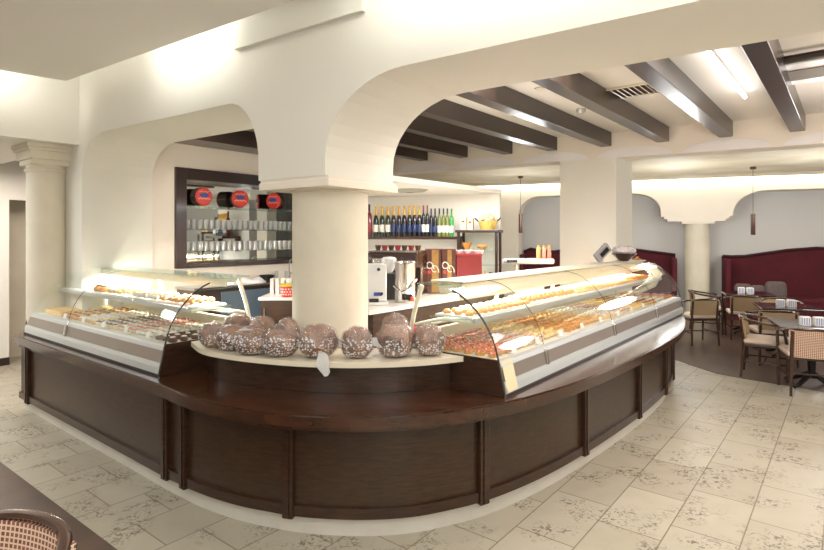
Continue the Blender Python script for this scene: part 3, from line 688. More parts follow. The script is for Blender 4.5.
names = ['leftmost wrapped loaf on the curved shelf, beside the left glass case', 'second wrapped loaf from the left on the curved shelf', 'third wrapped loaf from the left on the curved shelf', 'flat wide wrapped loaf at the left of the thick column',
         'large wrapped loaf in front of the column with its plastic hanging over the shelf edge', 'smaller brown wrapped loaf in front of the right side of the column', 'large round brown wrapped loaf just right of the column', 'rightmost wrapped loaf with dotted plastic beside the right glass case']
tails = [None, None, (0, -.06, .14, -.4, -.3, .5, .08), None, (.045, -.150, .055, .25, -.25, -1, .13), (.09, -.02, .12, .9, -.3, -.6, .09), None, None]
for i, (px, py, r, h) in enumerate(FRl):
    q = P(px, py, .949); d_ = Vector((q.x, q.y, 0)).normalized()*(r*.72)
    loaf(i, q.x+d_.x, q.y+d_.y, r, h, names[i], tails[i])
for i, (px, Y, r, h, lab) in enumerate([(238, 3.96, .10, .20, 'wrapped loaf in the back row behind the second loaf from the left'), (262, 3.80, .10, .20, 'wrapped loaf in the back row left of the column, behind the third loaf'),
        (288, 3.68, .085, .205, 'wrapped loaf in the back row close to the left side of the column'), (396, 3.68, .095, .235, 'wrapped loaf in the back row just right of the column')]):
    loaf(20+i, (px-CX)/F*Y, Y, r, h, lab, None)

# ================================================================== MIRRORED GLASS CABINET (left arch)
mc = thing('mirror_cabinet', 'dark framed mirrored wall cabinet with glass shelves of tumblers seen through the left arch', 'cabinet', (DA.x, DA.y, 0), GA)
CL, z_0, z_1 = 1.95, 1.33, 2.48; FWd = .13
def cb(x0, x1, y0, y1, z0, z1, name, m, par=mc, bev=0): return MB().bb(x0, x1, y0, y1, z0, z1, bev).build(name, m, par)
fr = MB(); fr.bb(0, FWd, 0, .30, z_0, z_1, .005).bb(CL-FWd, CL, 0, .30, z_0, z_1, .005).bb(FWd, CL-FWd, 0, .30, z_1-.13, z_1, .005).bb(FWd, CL-FWd, 0, .30, z_0, z_0+.055, .005)
fr.build('frame', M['frame'], mc)
cb(FWd, CL-FWd, .285, .30, z_0+.056, z_1-.131, 'mirror_back', M['mirror'])
for z in (2.055, 1.78, 1.52): cb(FWd+.002, CL-FWd-.002, .03, .284, z-.008, z, 'glass_shelf', M['gshelf'])
mC = Matrix.Translation((DA.x, DA.y, 0)) @ Matrix.Rotation(GA, 4, 'Z')
def tumbler():
    b = MB(); b.lathe([(0, 0), (.027, 0), (.032, .115), (.0295, .115), (.025, .012), (0, .012)], n=14); return b.build('drinking_glass', M['tumbler'], None, True)
tu = tumbler(); first = True
ordn = ['first', 'second', 'third', 'fourth', 'fifth', 'sixth', 'seventh', 'eighth', 'ninth', 'tenth', 'eleventh', 'twelfth', 'thirteenth', 'fourteenth', 'fifteenth', 'sixteenth', 'seventeenth', 'eighteenth', 'nineteenth', 'twentieth', 'twenty-first', 'twenty-second', 'twenty-third']
for zi, z in enumerate((1.78, 1.52)):
    for j, yy in enumerate((.10, .19)):
        for i in range(21):
            o = tu if first else tu.copy()
            if not first: COL.objects.link(o)
            first = False
            o.location = mC @ Vector((FWd+.06+i*.078+j*.01, yy, z+.001)); o.rotation_euler = (0, 0, random.random()*6)
            tag(o, 'clear tumbler, %s from left in the %s row on the cabinet\'s %s shelf' % (ordn[i], ('front', 'rear')[j], ('middle', 'lower')[zi]), 'glass', 'tumblers on the glass shelves of the mirrored cabinet')
def cabx(px, y=.10):
    o = DA+U2*y; r = (px-CX)/F; return (r*o.y-o.x)/(U1.x-r*U1.y)
# round red gift tins on the top shelf
M['red'] = mat('poster_red', S(214, 60, 52), .35); M['blue'] = mat('label_blue', S(52, 74, 140), .35); M['tin'] = mat('tin_brown', S(70, 44, 30), .4)
M['check'] = mat('label_cream', S(236, 216, 180), .4)
for k, (xx, lab, yaw) in enumerate(((cabx(203), 'leftmost round red and blue tin on the cabinet top shelf', .45), (cabx(241), 'middle round red and blue tin on the cabinet top shelf', .15), (cabx(278), 'rightmost round red and blue tin on the cabinet top shelf, face on', -.55))):
    p = mC @ Vector((xx, .145, 2.056)); t = thing('round_tin', lab, 'tin', p, GA-1.0+yaw+.45, 'round red tins on the top cabinet shelf')
    rot = Matrix.Rotation(PI/2, 4, 'X')
    MB().lathe([(0, -.075), (.085, -.075), (.10, -.06), (.10, .06), (0, .06)], (0, 0, .101), 10, rot).build('body', M['tin'], t)
    MB().lathe([(0, .06), (.096, .06), (.096, .072), (.08, .08), (0, .08)], (0, 0, .101), 24, rot).build('lid', M['red'], t)
    b = MB(); b.lathe([(0, .081), (.040, .081), (.040, .084), (0, .084)], (0, 0, .115), 20, rot, sx=1.3, sy=.6); b.build('label', M['blue'], t)
    b = MB()
    for q in range(7): b.box((-.06+.02*q, -.083, .075+(.008 if q % 2 else 0)), (.012, .003, .010))
    for q in range(6): b.box((-.05+.02*q, -.083, .148+(.008 if q % 2 else 0)), (.010, .003, .008))
    b.build('pattern_strip', M['check'], t); t.scale = (1.08, 1.08, 1.12)
# ------------------------------------------------------------------ steel sink counter below the cabinet
sk = thing('bar_sink_counter', 'steel topped bar counter with undercounter fridge beneath the mirrored cabinet', 'counter', (DA.x, DA.y, 0), GA)
cb(.0, 2.2, -.38, .025, 1.10, 1.13, 'steel_top', M['chrome'], sk, .004)
cb(.02, 2.18, -.34, .025, 0, 1.099, 'body', M['frame'], sk)
fg = cb(.35, 1.15, -.365, -.341, .12, 1.06, 'fridge_door', mat('fridge_steel_blue', S(120, 140, 158), .3, metal=.5), sk)
MB().tube([(1.08, -.40, .5), (1.08, -.40, .95)], .01, 6).build('handle', M['chrome'], fg)
tp = thing('bar_tap', 'chrome arched tap on the steel bar counter', 'tap', mC @ Vector((1.55, -.06, 1.131)), GA)
MB().lathe([(.025, 0), (.025, .02), (.015, .03), (.015, .10)], n=12).build('base', M['chrome'], tp, True)
MB().tube(crv([(0, 0, .10), (0, 0, .20), (0, -.05, .26), (0, -.12, .24), (0, -.14, .17)], 5), .009, 8).build('spout', M['chrome'], tp, True)
MB().tube([(.02, 0, .07), (.09, 0, .09)], .007, 6).build('lever', M['chrome'], tp, True)
for k, (xx, yy, lab) in enumerate(((1.38, -.22, 'upside-down glass left of the bar tap'), (1.34, -.05, 'upside-down glass close to the bar tap'), (1.78, -.05, 'upside-down glass right of the bar tap'))):
    o = tu.copy(); COL.objects.link(o); o.location = mC @ Vector((xx, yy, 1.131)); tag(o, lab, 'glass')
def cloth(name, lab, loc, sx, sy, h, m):
    from mathutils import noise
    bm = bmesh.new(); bmesh.ops.create_grid(bm, x_segments=22, y_segments=16, size=1)
    for v in bm.verts:
        x, y = v.co.x, v.co.y; e = max(abs(x), abs(y)); n = noise.noise(Vector((x*2, y*2, sx*30)))
        v.co = Vector((x*sx*(1+.1*n), y*sy*(1+.1*n), max(.002, h*(1-e**4)*(.7+.6*n))))
    r = bmesh.ops.extrude_face_region(bm, geom=bm.faces[:])
    for v in [g for g in r['geom'] if isinstance(g, bmesh.types.BMVert)]: v.co.z = 0.0
    b = MB(); b.bm.free(); b.bm = bm; o = b.build(name, m, None, True); o.location = loc; return tag(o, lab, 'cloth')
cloth('folded_cloth', 'crumpled white bar cloth lying on the steel counter', mC @ Vector((.85, -.12, 1.131)), .22, .10, .07, M['white'])
bw_ = MB(); bw_.lathe([(0, 0), (.06, 0), (.10, .07), (.095, .07), (.055, .01), (0, .01)], n=20); o = bw_.build('black_bowl', M['black'], None, True)
o.location = mC @ Vector((1.16, -.10, 1.131)); tag(o, 'small black bowl on the steel counter behind the white cloth', 'bowl')

# service counter beside the column with the red cup
scx = P(258, 297.5, 1.10)
svc = thing('service_counter', 'small cream topped brown service counter left of the thick column', 'counter', (scx.x, scx.y, 0), 0)
MB().bb(0, .42, 0, .42, 1.07, 1.10, .004).build('countertop', M['stoneTop'], svc); MB().bb(.02, .40, .02, .40, 0, 1.069).build('body', M['panel'], svc)
MB().box((.06, .008, .95), (.012, .02, .10)).build('handle', M['chrome'], svc)
cpx = P(287, 297, 1.101); cup = thing('snack_bucket', 'red and white patterned bucket with a yellow green rim on the service counter', 'bucket', (cpx.x, cpx.y+.02, 1.101))
MB().lathe([(0, 0), (.055, 0), (.075, .105), (.071, .105), (.052, .006), (0, .006)], n=24).build('body', M['red'], cup, True)
b = MB()
for q in range(16):
    for rr in range(3):
        a = q*PI/8+rr*.2; R = .0575+.0185*(rr*.3+.2); b.box((R*math.cos(a), R*math.sin(a), .028+.026*rr), (.004, .012, .014), rz=a)
b.build('white_pattern', M['white'], cup)
MB().lathe([(.068, .1055), (.079, .1055), (.079, .118), (.06, .128), (0, .130)], n=24).build('rim', mat('lime_yellow', S(190, 180, 60), .4), cup, True)
for k in range(4):
    xs_ = P(262+5*k, 292, 1.101)
    o = MB().bb(-.018, .018, -.05, .05, 0, .16, .003).build('menu_card', mat('card_white', S(222, 214, 206), .6) if k == 0 else bpy.data.materials['card_white'])
    o.location = (scx.x+.06+.055*k, scx.y+.34, 1.101); tag(o, '%s of four pale upright boxes at the back of the service counter' % ('leftmost', 'second', 'third', 'rightmost')[k], 'box')

# ================================================================== BACK BAR (right of the column)
F0 = P(380, 309, 1.12)-U1*.12; dirw = U1
wt = [F0, F0+U1*1.55]
q1_ = F0+U1*1.55
e_r = b_r-Qn*.01; e_l = B0-Qd*.45-Qn*.01
poly_ = [(F0.x, F0.y), (q1_.x, q1_.y), (e_r.x-.0, e_r.y-.62), (e_r.x, e_r.y), (e_l.x, e_l.y), (F0.x-.62, F0.y+.5)]
bb_ = thing('back_bar', 'white topped brown back bar counter behind the thick column', 'counter', (0, 0, 0))
MB().prism(poly_, 1.085, 1.12).build('countertop', M['stoneTop'], bb_)
cxm = sum(p[0] for p in poly_)/6; cym = sum(p[1] for p in poly_)/6
MB().prism([(p[0]+(cxm-p[0])*.05, p[1]+(cym-p[1])*.05) for p in poly_], 0, 1.084).build('body', M['panel'], bb_)
# wall shelf with bottles
def shp(px, Yo=0): # point on line parallel to the bar wall, Yo in front
    o = B0-Qn*Yo; r = (px-CX)/F; k = (r*o.y-o.x)/(Qd.x-r*Qd.y); return o+Qd*k
sa = shp(352, .30); sb = shp(458, .30)
sf = thing('bottle_shelf', 'dark wooden wall shelf carrying the row of bottles', 'shelf', (sa.x, sa.y, 1.66), math.atan2(Qd.y, Qd.x))
SLn = (sb-sa).length
MB().bb(0, SLn, 0, .285, 0, .035, .003).build('board', M['wood'], sf)
MB().bb(.0, .03, .20, .285, -.20, -.001).bb(SLn-.05, SLn-.02, .20, .285, -.20, -.001).build('bracket', M['wood'], sf)
M['btl_green'] = mat('bottle_green', S(28, 44, 22), .12, coat=.5); M['btl_dark'] = mat('bottle_dark', S(24, 22, 30), .12, coat=.5)
M['gold'] = mat('gold_foil', S(222, 172, 62), .35, metal=.35); M['lblwhite'] = mat('label_white', S(236, 232, 220), .5); M['lblblue'] = mat('label_navy', S(42, 56, 98), .45)
M['redcap'] = mat('red_capsule', S(140, 30, 46), .35); M['btl_lime'] = mat('bottle_lime', S(48, 150, 62), .1, coat=.5, emit=0); M['btl_pale'] = mat('bottle_pale', S(112, 122, 62), .12, coat=.5); M['btl_red'] = mat('bottle_red', S(120, 24, 30), .12, coat=.5)
def bottle(name, kind, glass, capm, lblm, Hh, R):
    t = thing(name, 'bottle', 'bottle')
    if kind == 'champ': pr = [(0, 0), (R, 0), (R, Hh*.48), (R*.86, Hh*.58), (R*.42, Hh*.74), (R*.34, Hh*.80), (R*.34, Hh*.97), (0, Hh*.97)]; foil = [(R*.60, Hh*.665), (R*.46, Hh*.745), (R*.38, Hh*.80), (R*.37, Hh*.93), (R*.44, Hh*.94), (R*.42, Hh), (0, Hh)]
    else: pr = [(0, 0), (R, 0), (R, Hh*.62), (R*.8, Hh*.69), (R*.36, Hh*.76), (R*.36, Hh*.97), (0, Hh*.97)]; foil = [(R*.40, Hh*.80), (R*.40, Hh), (0, Hh)]
    MB().lathe(pr, n=20).build('body', glass, t, True)
    MB().lathe(foil, n=16).build('foil' if kind == 'champ' else 'cap', capm, t, True)
    MB().lathe([(R*1.015, Hh*.14), (R*1.02, Hh*.142), (R*1.02, Hh*.38), (R*1.015, Hh*.382)], n=20).build('label', lblm, t, True)
    return t
protos = {
 'A': ('champ', M['btl_green'], M['gold'], M['lblwhite'], .375, .0325), 'B': ('champ', M['btl_dark'], M['gold'], M['lblblue'], .375, .0310),
 'C': ('wine', M['btl_dark'], M['redcap'], M['lblwhite'], .375, .0225), 'D': ('wine', M['btl_dark'], M['black'], M['lblblue'], .335, .0235),
 'E': ('wine', M['btl_pale'], M['black'], M['lblwhite'], .335, .0235), 'G': ('wine', M['btl_lime'], M['btl_lime'], M['lblwhite'], .33, .0255), 'R': ('wine', M['btl_red'], M['black'], M['redcap'], .40, .034)}
pro = {}
seqb = [(369.3, 'R', 'tall red bottle with black cap at the left end of the bottle shelf'), (376, 'A', 'gold foiled green bottle with white label, first from the column'), (382, 'A', 'gold foiled green bottle with white label, second from the column'),
 (388, 'A', 'gold foiled green bottle with white label, third from the column'), (393.5, 'B', 'gold foiled bottle with navy label, right beside the white labelled three'), (399, 'B', 'second gold foiled bottle with navy label from the left'),
 (404.3, 'B', 'third gold foiled bottle with navy label from the left'), (409.6, 'B', 'fourth gold foiled bottle with navy label from the left'), (414.6, 'B', 'fifth gold foiled bottle with navy label from the left'), (419.4, 'B', 'rightmost gold foiled bottle with navy label, beside the red capped bottles'),
 (423.5, 'C', 'left one of the two slim bottles with tall red caps'), (427.3, 'C', 'right one of the two slim bottles with tall red caps'), (431.2, 'D', 'dark bottle with black cap and navy label just right of the red capped pair'), (435.1, 'D', 'dark bottle with black cap and navy label beside the pale green bottles'),
 (439.3, 'E', 'left one of the three pale green bottles with white labels'), (443.5, 'E', 'middle one of the three pale green bottles with white labels'), (447.3, 'E', 'right one of the three pale green bottles, next to the bright green bottle'), (451.6, 'G', 'bright green bottle at the right end of the bottle shelf')]
for px, kk, lab in seqb:
    p = shp(px, .17); loc = (p.x, p.y, 1.6955)
    if kk not in pro:
        pro[kk] = bottle('wine_bottle' if kk in 'CDE' else ('champagne_bottle' if kk in 'AB' else 'liqueur_bottle'), *protos[kk]); o = place(pro[kk], loc)
    else: o = dup(pro[kk], loc, random.random()*0)
    o['label'] = lab; o['group'] = 'bottles on the wall shelf of the bar'
# glass display tower at the right end of the bar
ta = shp(457, .36); tb = shp(497.5, .36); TWd = (tb-ta).length
tw = thing('display_tower', 'small dark framed glass display cabinet at the right end of the back bar', 'cabinet', (ta.x, ta.y, 1.121), math.atan2(Qd.y, Qd.x))
TH = 1.77-1.121
b = MB()
for x in (0, TWd-.03):
    for y in (0, .27): b.bb(x, x+.03, y, y+.03, 0, TH-.03)
b.bb(-.02, TWd+.02, -.02, .31, TH-.03, TH, .004).bb(.031, TWd-.031, .001, .299, 0, .03); b.build('frame', M['frame'], tw)
for z in (.24, .42): MB().bb(.031, TWd-.031, .01, .295, z, z+.008).build('glass_shelf', M['gshelf'], tw)
MB().bb(.031, TWd-.031, .002, .008, .031, TH-.031).build('front_pane', M['glass'], tw)
tM = Matrix.Translation((ta.x, ta.y, 1.121)) @ Matrix.Rotation(math.atan2(Qd.y, Qd.x), 4, 'Z')
def simple(name, prof, m, mtx, loc, lab, cat, grp=None, n=18):
    o = MB().lathe(prof, n=n).build(name, m, None, True); o.location = mtx @ Vector(loc); return tag(o, lab, cat, grp)
simple('glass_bowl', [(0, 0), (.03, 0), (.065, .075), (.06, .075), (.028, .008), (0, .008)], mat('amber_glass', S(214, 130, 30), .15, coat=.5), tM, (.09, .12, .429), 'amber bowl on the upper shelf of the small display cabinet', 'bowl')
simple('sweet_dish', [(0, 0), (.04, 0), (.07, .03), (.04, .05), (0, .06)], M['crust'], tM, (.27, .12, .429), 'dish of golden sweets on the upper shelf of the small display cabinet', 'dish')
simple('small_bottle', [(0, 0), (.025, 0), (.025, .09), (.01, .12), (.01, .15), (0, .15)], M['gold'], tM, (.30, .10, .031), 'small golden bottle at the bottom of the display cabinet', 'bottle')
simple('small_jar', [(0, 0), (.03, 0), (.03, .10), (.022, .115), (.022, .13), (0, .13)], M['black'], tM, (.37, .12, .031), 'small dark jar at the bottom right of the display cabinet', 'jar')
# gift boxes and basket on top
for k, (x, wd__, hh, lab) in enumerate(((.02, .07, .15, 'leftmost pale wooden gift box on top of the display cabinet'), (.10, .065, .135, 'second pale wooden gift box on top of the display cabinet'))):
    t = thing('gift_box', lab, 'box', tM @ Vector((x+wd__/2, .13, TH+.001)), math.atan2(Qd.y, Qd.x))
    MB().bb(-wd__/2, wd__/2, -.04, .04, 0, hh, .002).build('box', mat('pale_wood%d' % k, S(222, 196, 164), .6, var=.2, vscale=20), t)
    MB().lathe([(0, 0), (.018, .004), (.012, .012), (0, .014)], (0, -.048, hh*.62), 10, None).build('bow', M['tin'], t)
t = thing('gift_basket', 'gold gift basket with cream flowers and a bow on the display cabinet', 'basket', tM @ Vector((.33, .14, TH+.001)), 0)
MB().lathe([(0, 0), (.08, 0), (.115, .10), (.108, .10), (.075, .008), (0, .008)], n=24).build('basket', mat('gold_wicker', S(214, 184, 96), .5, var=.35, vscale=60, bump=.4), t, True)
b = MB()
for k in range(16):
    a = k*2.4; R = .02+.075*(k/16)**.6; b.lathe([(0, 0), (.022, .008), (.026, .025), (.015, .04), (0, .045)], (R*math.cos(a), R*math.sin(a), .085+.07*(1-(R/.1)**2)), 8)
b.build('flowers', mat('cream_flowers', S(240, 226, 176), .7, var=.2, vscale=50), t, True)
MB().tube([(-.10, 0, .09), (-.15, -.01, .135)], .008, 6).tube([(.10, 0, .09), (.15, -.01, .14)], .008, 6).build('twig', M['black'], t)
# stack of boxes on the bar
M['boxbrown'] = mat('box_brown', S(84, 40, 30), .4, var=.25, vscale=6); M['boxgold'] = mat('box_gold', S(168, 128, 62), .4, var=.3, vscale=12)
def gbox(px0, px1, Y, z0, z1, lab, m, nm='gift_carton', rz=0, dep=None):
    x0 = (px0-CX)/F*Y; x1 = (px1-CX)/F*Y; w_ = x1-x0; dep = dep or w_
    t = thing(nm, lab, 'box', ((x0+x1)/2, Y+dep/2, z0), rz)
    MB().bb(-w_/2, w_/2, -dep/2, dep/2, 0, z1-z0, .004).build('carton', m, t); return t, w_, z1-z0, dep
zb = lambda py, Y: H-(py-HY)*Y/F
for px0, px1, lab, mm in ((425.5, 441, 'left brown and gold gift carton on the back bar', M['boxbrown']), (441.6, 456, 'right brown and gold gift carton on the back bar', M['boxbrown'])):
    t, w_, h_, dp = gbox(px0, px1, 5.55, 1.121, zb(249, 5.55), lab, mm)
    MB().bb(-w_*.10, w_*.34 if px0 < 430 else w_*.2, -dp/2-.003, -dp/2-.0005, .01, h_-.01).build('gold_panel', M['boxgold'], t)
    # swirl emblem
    pth = [(.035*math.cos(a)-.03, -dp/2-.007, h_*.55+.05*math.sin(a)+.012*a) for a in [k*.45 for k in range(12)]]
    MB().tube(pth, .006, 6).tube([(p[0]+.05, p[1], p[2]-.035) for p in pth[::-1]], .005, 6).build('swirl_emblem', M['lblwhite'], t)
    MB().lathe([(0, 0), (.018, 0), (.018, .003), (0, .003)], (-.04, -dp/2-.002, h_*.48), 14, Matrix.Rotation(PI/2, 4, 'X')).build('round_seal', M['red'], t)
t, w_, h_, dp = gbox(456.5, 482, 5.55, 1.121, zb(256, 5.55), 'plain red carton on the back bar beside the brown cartons', mat('red_carton', S(124, 26, 32), .5), 'red_carton', 0, .24)
MB().bb(-w_/2-.004, w_/2+.004, -dp/2-.004, dp/2+.004, h_, h_+.02, .003).build('lid', mat('red_lid', S(146, 34, 40), .5), t)
for k in range(6):
    o = MB().lathe([(0, 0), (.02, 0), (.04, .035), (.037, .035), (.018, .005), (0, .005)], n=16).build('coffee_cup', M['white'], None, True)
    o.location = ((458+4.6*k-CX)/F*5.64, 5.60+.07*(k % 2), 1.121+h_+.0215)
    tag(o, '%s white coffee cup from the left on the red carton lid' % ordn[k], 'cup', 'white cups on the red carton')
# steel urn, espresso machine, grinder, canisters
up = P(405, 303, 1.121)
t = thing('coffee_urn', 'tall brushed steel coffee urn on the back bar, in front of the espresso machine', 'urn', (up.x, up.y+.09, 1.121))
MB().lathe([(0, 0), (.095, 0), (.098, .02), (.092, .04), (.092, .33), (.098, .345), (.085, .36), (0, .365)], n=32).build('body', M['chrome'], t, True)
MB().tube([(-.098, -.03, .14), (-.05, -.105, .10), (.04, -.11, .13), (.10, -.05, .20)], .009, 6).build('pipe', M['chrome'], t, True)
MB().box((.02, -.11, .055), (.09, .03, .05), bev=.005).tube([(.0, -.125, .07), (.0, -.15, .05), (.0, -.15, .03)], .008, 6).build('valve', M['black'], t)
MB().lathe([(.02, 0), (.02, .04), (0, .04)], (.06, -.11, .02), 12).build('red_knob', M['red'], t)
for px, dy_, hh, lab in ((391, .10, .12, 'small steel canister left of the coffee urn'), (419.5, .12, .12, 'small steel canister right of the coffee urn')):
    q = P(px, 301, 1.121); o = MB().lathe([(0, 0), (.026, 0), (.026, hh), (.02, hh+.008), (0, hh+.01)], n=16).build('steel_canister', M['chrome'], None, True); o.location = (q.x, q.y+dy_, 1.121); tag(o, lab, 'canister')
q = P(376, 306, 1.121)
t = thing('coffee_grinder', 'boxy steel coffee dispenser on the back bar against the column', 'grinder', (q.x-.02, q.y+.16, 1.121), .15)
MB().bb(-.09, .09, -.12, .12, .03, .34, .01).bb(-.10, .10, -.13, .13, 0, .03, .004).build('housing', M['silver'], t)
MB().lathe([(.012, 0), (.012, .03), (0, .03)], (.045, -.12, .10), 10, Matrix.Rotation(PI/2, 4, 'X')).build('knob', M['black'], t)
MB().lathe([(.014, 0), (.014, .02), (0, .02)], (.02, -.12, .30), 10, Matrix.Rotation(PI/2, 4, 'X')).build('dial', M['black'], t)
MB().bb(-.06, .02, -.16, -.131, .03, .06, .003).build('drip_tray', M['black'], t)
MB().bb(-.02, .05, -.132, -.121, .08, .11).build('blue_label', M['blue'], t)
Ye = 5.30
t = thing('espresso_machine', 'dark brown espresso machine with cups on top, behind the coffee urn', 'coffee machine', ((398-CX)/F*Ye, Ye+.2, 1.121), math.atan2(Qd.y, Qd.x))
b = MB(); b.bb(-.26, .26, -.05, .20, 0, .40, .015).bb(-.26, .26, -.20, .20, .27, .42, .02).bb(-.26, .26, -.20, .20, 0, .06, .01); b.build('body', mat('machine_brown', S(54, 32, 28), .25, coat=.5), t)
MB().bb(-.25, .25, -.19, .19, .421, .435).build('cup_rail', M['chrome'], t)
for x in (-.14, .12):
    g = MB().lathe([(0, .20), (.035, .20), (.035, .265), (0, .265)], (x, -.13, 0), 14).build('brew_head', M['chrome'], t, True)
    MB().tube([(x, -.14, .21), (x, -.27, .19)], .011, 6).build('filter_handle', M['black'], g)
MB().bb(-.20, .05, -.203, -.20, .31, .36).build('badge', M['chrome'], t)
for k in range(7):
    o = MB().lathe([(0, 0), (.02, 0), (.033, .05), (.03, .05), (.018, .005), (0, .005)], n=14).build('coffee_cup', M['redcap'] if k % 2 else M['tin'], None, True)
    o.location = Vector((t.location.x, t.location.y, 1.121+.4365)) + Matrix.Rotation(math.atan2(Qd.y, Qd.x), 3, 'Z') @ Vector((-.21+.07*k, -.02, 0))
    tag(o, '%s dark cup from the left on top of the espresso machine' % ordn[k], 'cup', 'cups on the espresso machine')
t = thing('bean_hopper_grinder', 'dark coffee bean grinder with smoky hopper left of the coffee urn', 'grinder', ((389-CX)/F*5.05, 5.05, 1.121))
MB().bb(-.055, .055, -.08, .08, 0, .24, .01).build('body', M['black'], t)
MB().lathe([(.03, .241), (.07, .32), (.07, .37), (.05, .385), (0, .39)], n=18).build('hopper', M['tumbler'], t, True)

# ================================================================== things around the right case top
def rx(px, y=.58):
    o = RC+U2*y; r = (px-CX)/F; return (r*o.y-o.x)/(U1.x-r*U1.y)
def onR(x, y, z): return mR @ Vector((x, y, z))
# weighing scale with wide bar, beyond the case
sp0 = onR(1.95, 1.15, 0)
def px_at(px, Y, z): return Vector(((px-CX)/F*Y, Y, z))
Ys = 5.65
st = thing('service_stand', 'narrow white service stand behind the right case', 'counter', ((532-CX)/F*Ys, Ys+.18, 0), -.1)
MB().bb(-.15, .15, -.13, .13, 0, 1.16, .01).build('body', M['stoneTop'], st)
sc_ = thing('counter_scale', 'long pale weighing scale head with a small dark display, left of the white pillar', 'scale', ((530-CX)/F*Ys, Ys+.14, 1.161), -.06)
MB().bb(-.16, .16, -.09, .09, 0, .03, .006).tube([(-.05, 0, .03), (-.09, 0, .12), (-.12, 0, .24)], .022, 8).build('foot', M['cream'], sc_, True)
hz = 1.161
MB().bb(-.26, .28, -.05, .05, .245, .305, .02).build('head', M['silver'], sc_)
MB().bb(-.22, -.11, -.053, -.05, .262, .290, 0).build('display', M['black'], sc_)
M['syrup'] = [mat('syrup_amber', S(214, 176, 110), .15, coat=.5), mat('syrup_rose', S(216, 160, 140), .15, coat=.5), mat('syrup_red', S(206, 140, 112), .15, coat=.5)]
for k in range(3):
    t = thing('preserve_jar', '%s of the three small jars standing beside the white pillar' % ('leftmost amber one', 'middle rosy one', 'rightmost reddish one')[k], 'jar', (sc_.location.x+.12+.055*k, sc_.location.y+.003, 1.161+.306))
    MB().lathe([(0, 0), (.023, 0), (.023, .10), (.015, .115), (0, .116)], n=16).build('jar', M['syrup'][k], t, True)
    MB().lathe([(.016, .1165), (.016, .135), (0, .136)], n=12).build('lid', M['gold'], t)
Yd = 5.75
p = onR(rx(604), .60, 1.392)
t = thing('customer_display', 'tilted grey customer price display on top of the right case', 'display', p, GA-.55)
MB().bb(-.13, .13, -.05, .05, 0, .012, .003).tube([(0, 0, .012), (.0, 0, .07)], .018, 8).build('stand', M['silver'], t)
MB().box((0, 0, .12), (.22, .05, .11), ry=-.7, bev=.012).build('head', mat('display_grey', S(150, 148, 150), .4), t)
t2 = MB().box((.01, -.028, .125), (.13, .004, .05), ry=-.7).build('screen', M['black'], t)
p = onR(rx(624), .58, 1.392)
t = thing('gift_bowl', 'dark bowl filled with clear wrapped sweets on top of the right case', 'bowl', p, 0)
MB().lathe([(0, 0), (.05, 0), (.15, .09), (.145, .095), (.045, .01), (0, .01)], n=24).build('bowl', mat('dark_red_bowl', S(52, 20, 18), .2, coat=.5), t, True)
b = MB(); b.bm.free(); b.bm = blob(.13, .12, 5, .3, 24, 0, 16); o = b.build('wrapped_sweets', mat('crinkled_wrap', S(232, 222, 224), .25, var=.25, vscale=30, bump=1, bscale=25), t, True); o.location.z = .075
o_b = t = thing('biscuit_heap', 'small heap of golden biscuits on the top edge of the right case, beside the bowl', 'biscuits', onR(rx(637, .53), .53, 1.392), GA); t['kind'] = 'stuff'; t.scale = (.6, .6, .8)
b = MB()
for k in range(22):
    a = random.random()*6.28; r = random.random()*.09; b.box((r*math.cos(a)*1.3, r*math.sin(a)*.7, .012+.05*(1-r/.09)*random.random()), (.05, .025, .012), rz=random.random()*3, rx=random.random()*.5, bev=.003)
b.build('biscuits', M['crust'], t)
# wine red tray boxes behind the near end of the right case
t = thing('red_tray', 'wine red tray standing behind the near end of the right case', 'tray', onR(.35, 1.02, 0), GA)
MB().bb(-.22, .22, -.10, .10, .0, .86).build('stand', M['panel'], t)
MB().bb(-.24, .24, -.11, .11, .861, .90, .004).bb(-.24, .24, -.11, -.095, .90, .98).bb(-.24, .24, .095, .11, .90, .98).build('tray', mat('wine_tray', S(150, 40, 52), .4), t)
# price tags on the trays
k = 0
M['tagw'] = mat('price_tag', S(245, 243, 236), .5)
for (mtx, a, L0, xs_) in ((mR, RA, 'right', [.27, .62, 1.0, 1.42, 1.84, 2.3, 2.7, 3.1]), (mL, LA, 'left', [.8, 1.2, 1.6, 2.0, 2.35])):
    for i, x in enumerate(xs_):
        o = MB().box((0, 0, .03), (.06, .004, .045), rx=-.3).box((0, .012, .004), (.05, .02, .006)).build('price_tag', M['tagw'])
        o.location = mtx @ Vector((x, .085, .949)); o.rotation_euler = (0, 0, a); tag(o, 'small white price tag, %s from the left in front of the %s case trays' % (ordn[i], L0), 'tag', 'price tags in the %s case' % L0)

# ================================================================== CEILING FIXTURES
CZ = BZ+BH
l0 = P(708, 52, CZ-.05); l1 = P(745, 97, CZ-.05)
t = thing('strip_lamp', 'bright straight fluorescent strip lamp on the ceiling between two dark beams', 'lamp', (0, 0, 0))
MB().tube([l0, l1], .016, 10).build('tube', M['tube'], t, True)
dl = (l1-l0).normalized()
MB().tube([l0+Vector((0, 0, .022)), l1+Vector((0, 0, .022))], .012, 4).build('fitting', M['white'], t)
def spot(px, py, lab, r=.05, lens=True):
    q = P(px, py, CZ); t = thing('ceiling_spot', lab, 'lamp', (q.x, q.y, CZ-.012))
    MB().lathe([(r*.62, 0), (r, -.002), (r, .011), (r*.62, .011)], n=24).build('ring', M['cream'], t, True)
    if lens: MB().lathe([(0, .002), (r*.6, .002), (r*.6, .01), (0, .01)], n=20).build('lamp_face', M['spot'], t)
spot(540, 88, 'small recessed ceiling spotlight nearest the wide arch, between the dark beams')
spot(617, 125, 'small recessed ceiling spotlight near the white pillar, between the dark beams')
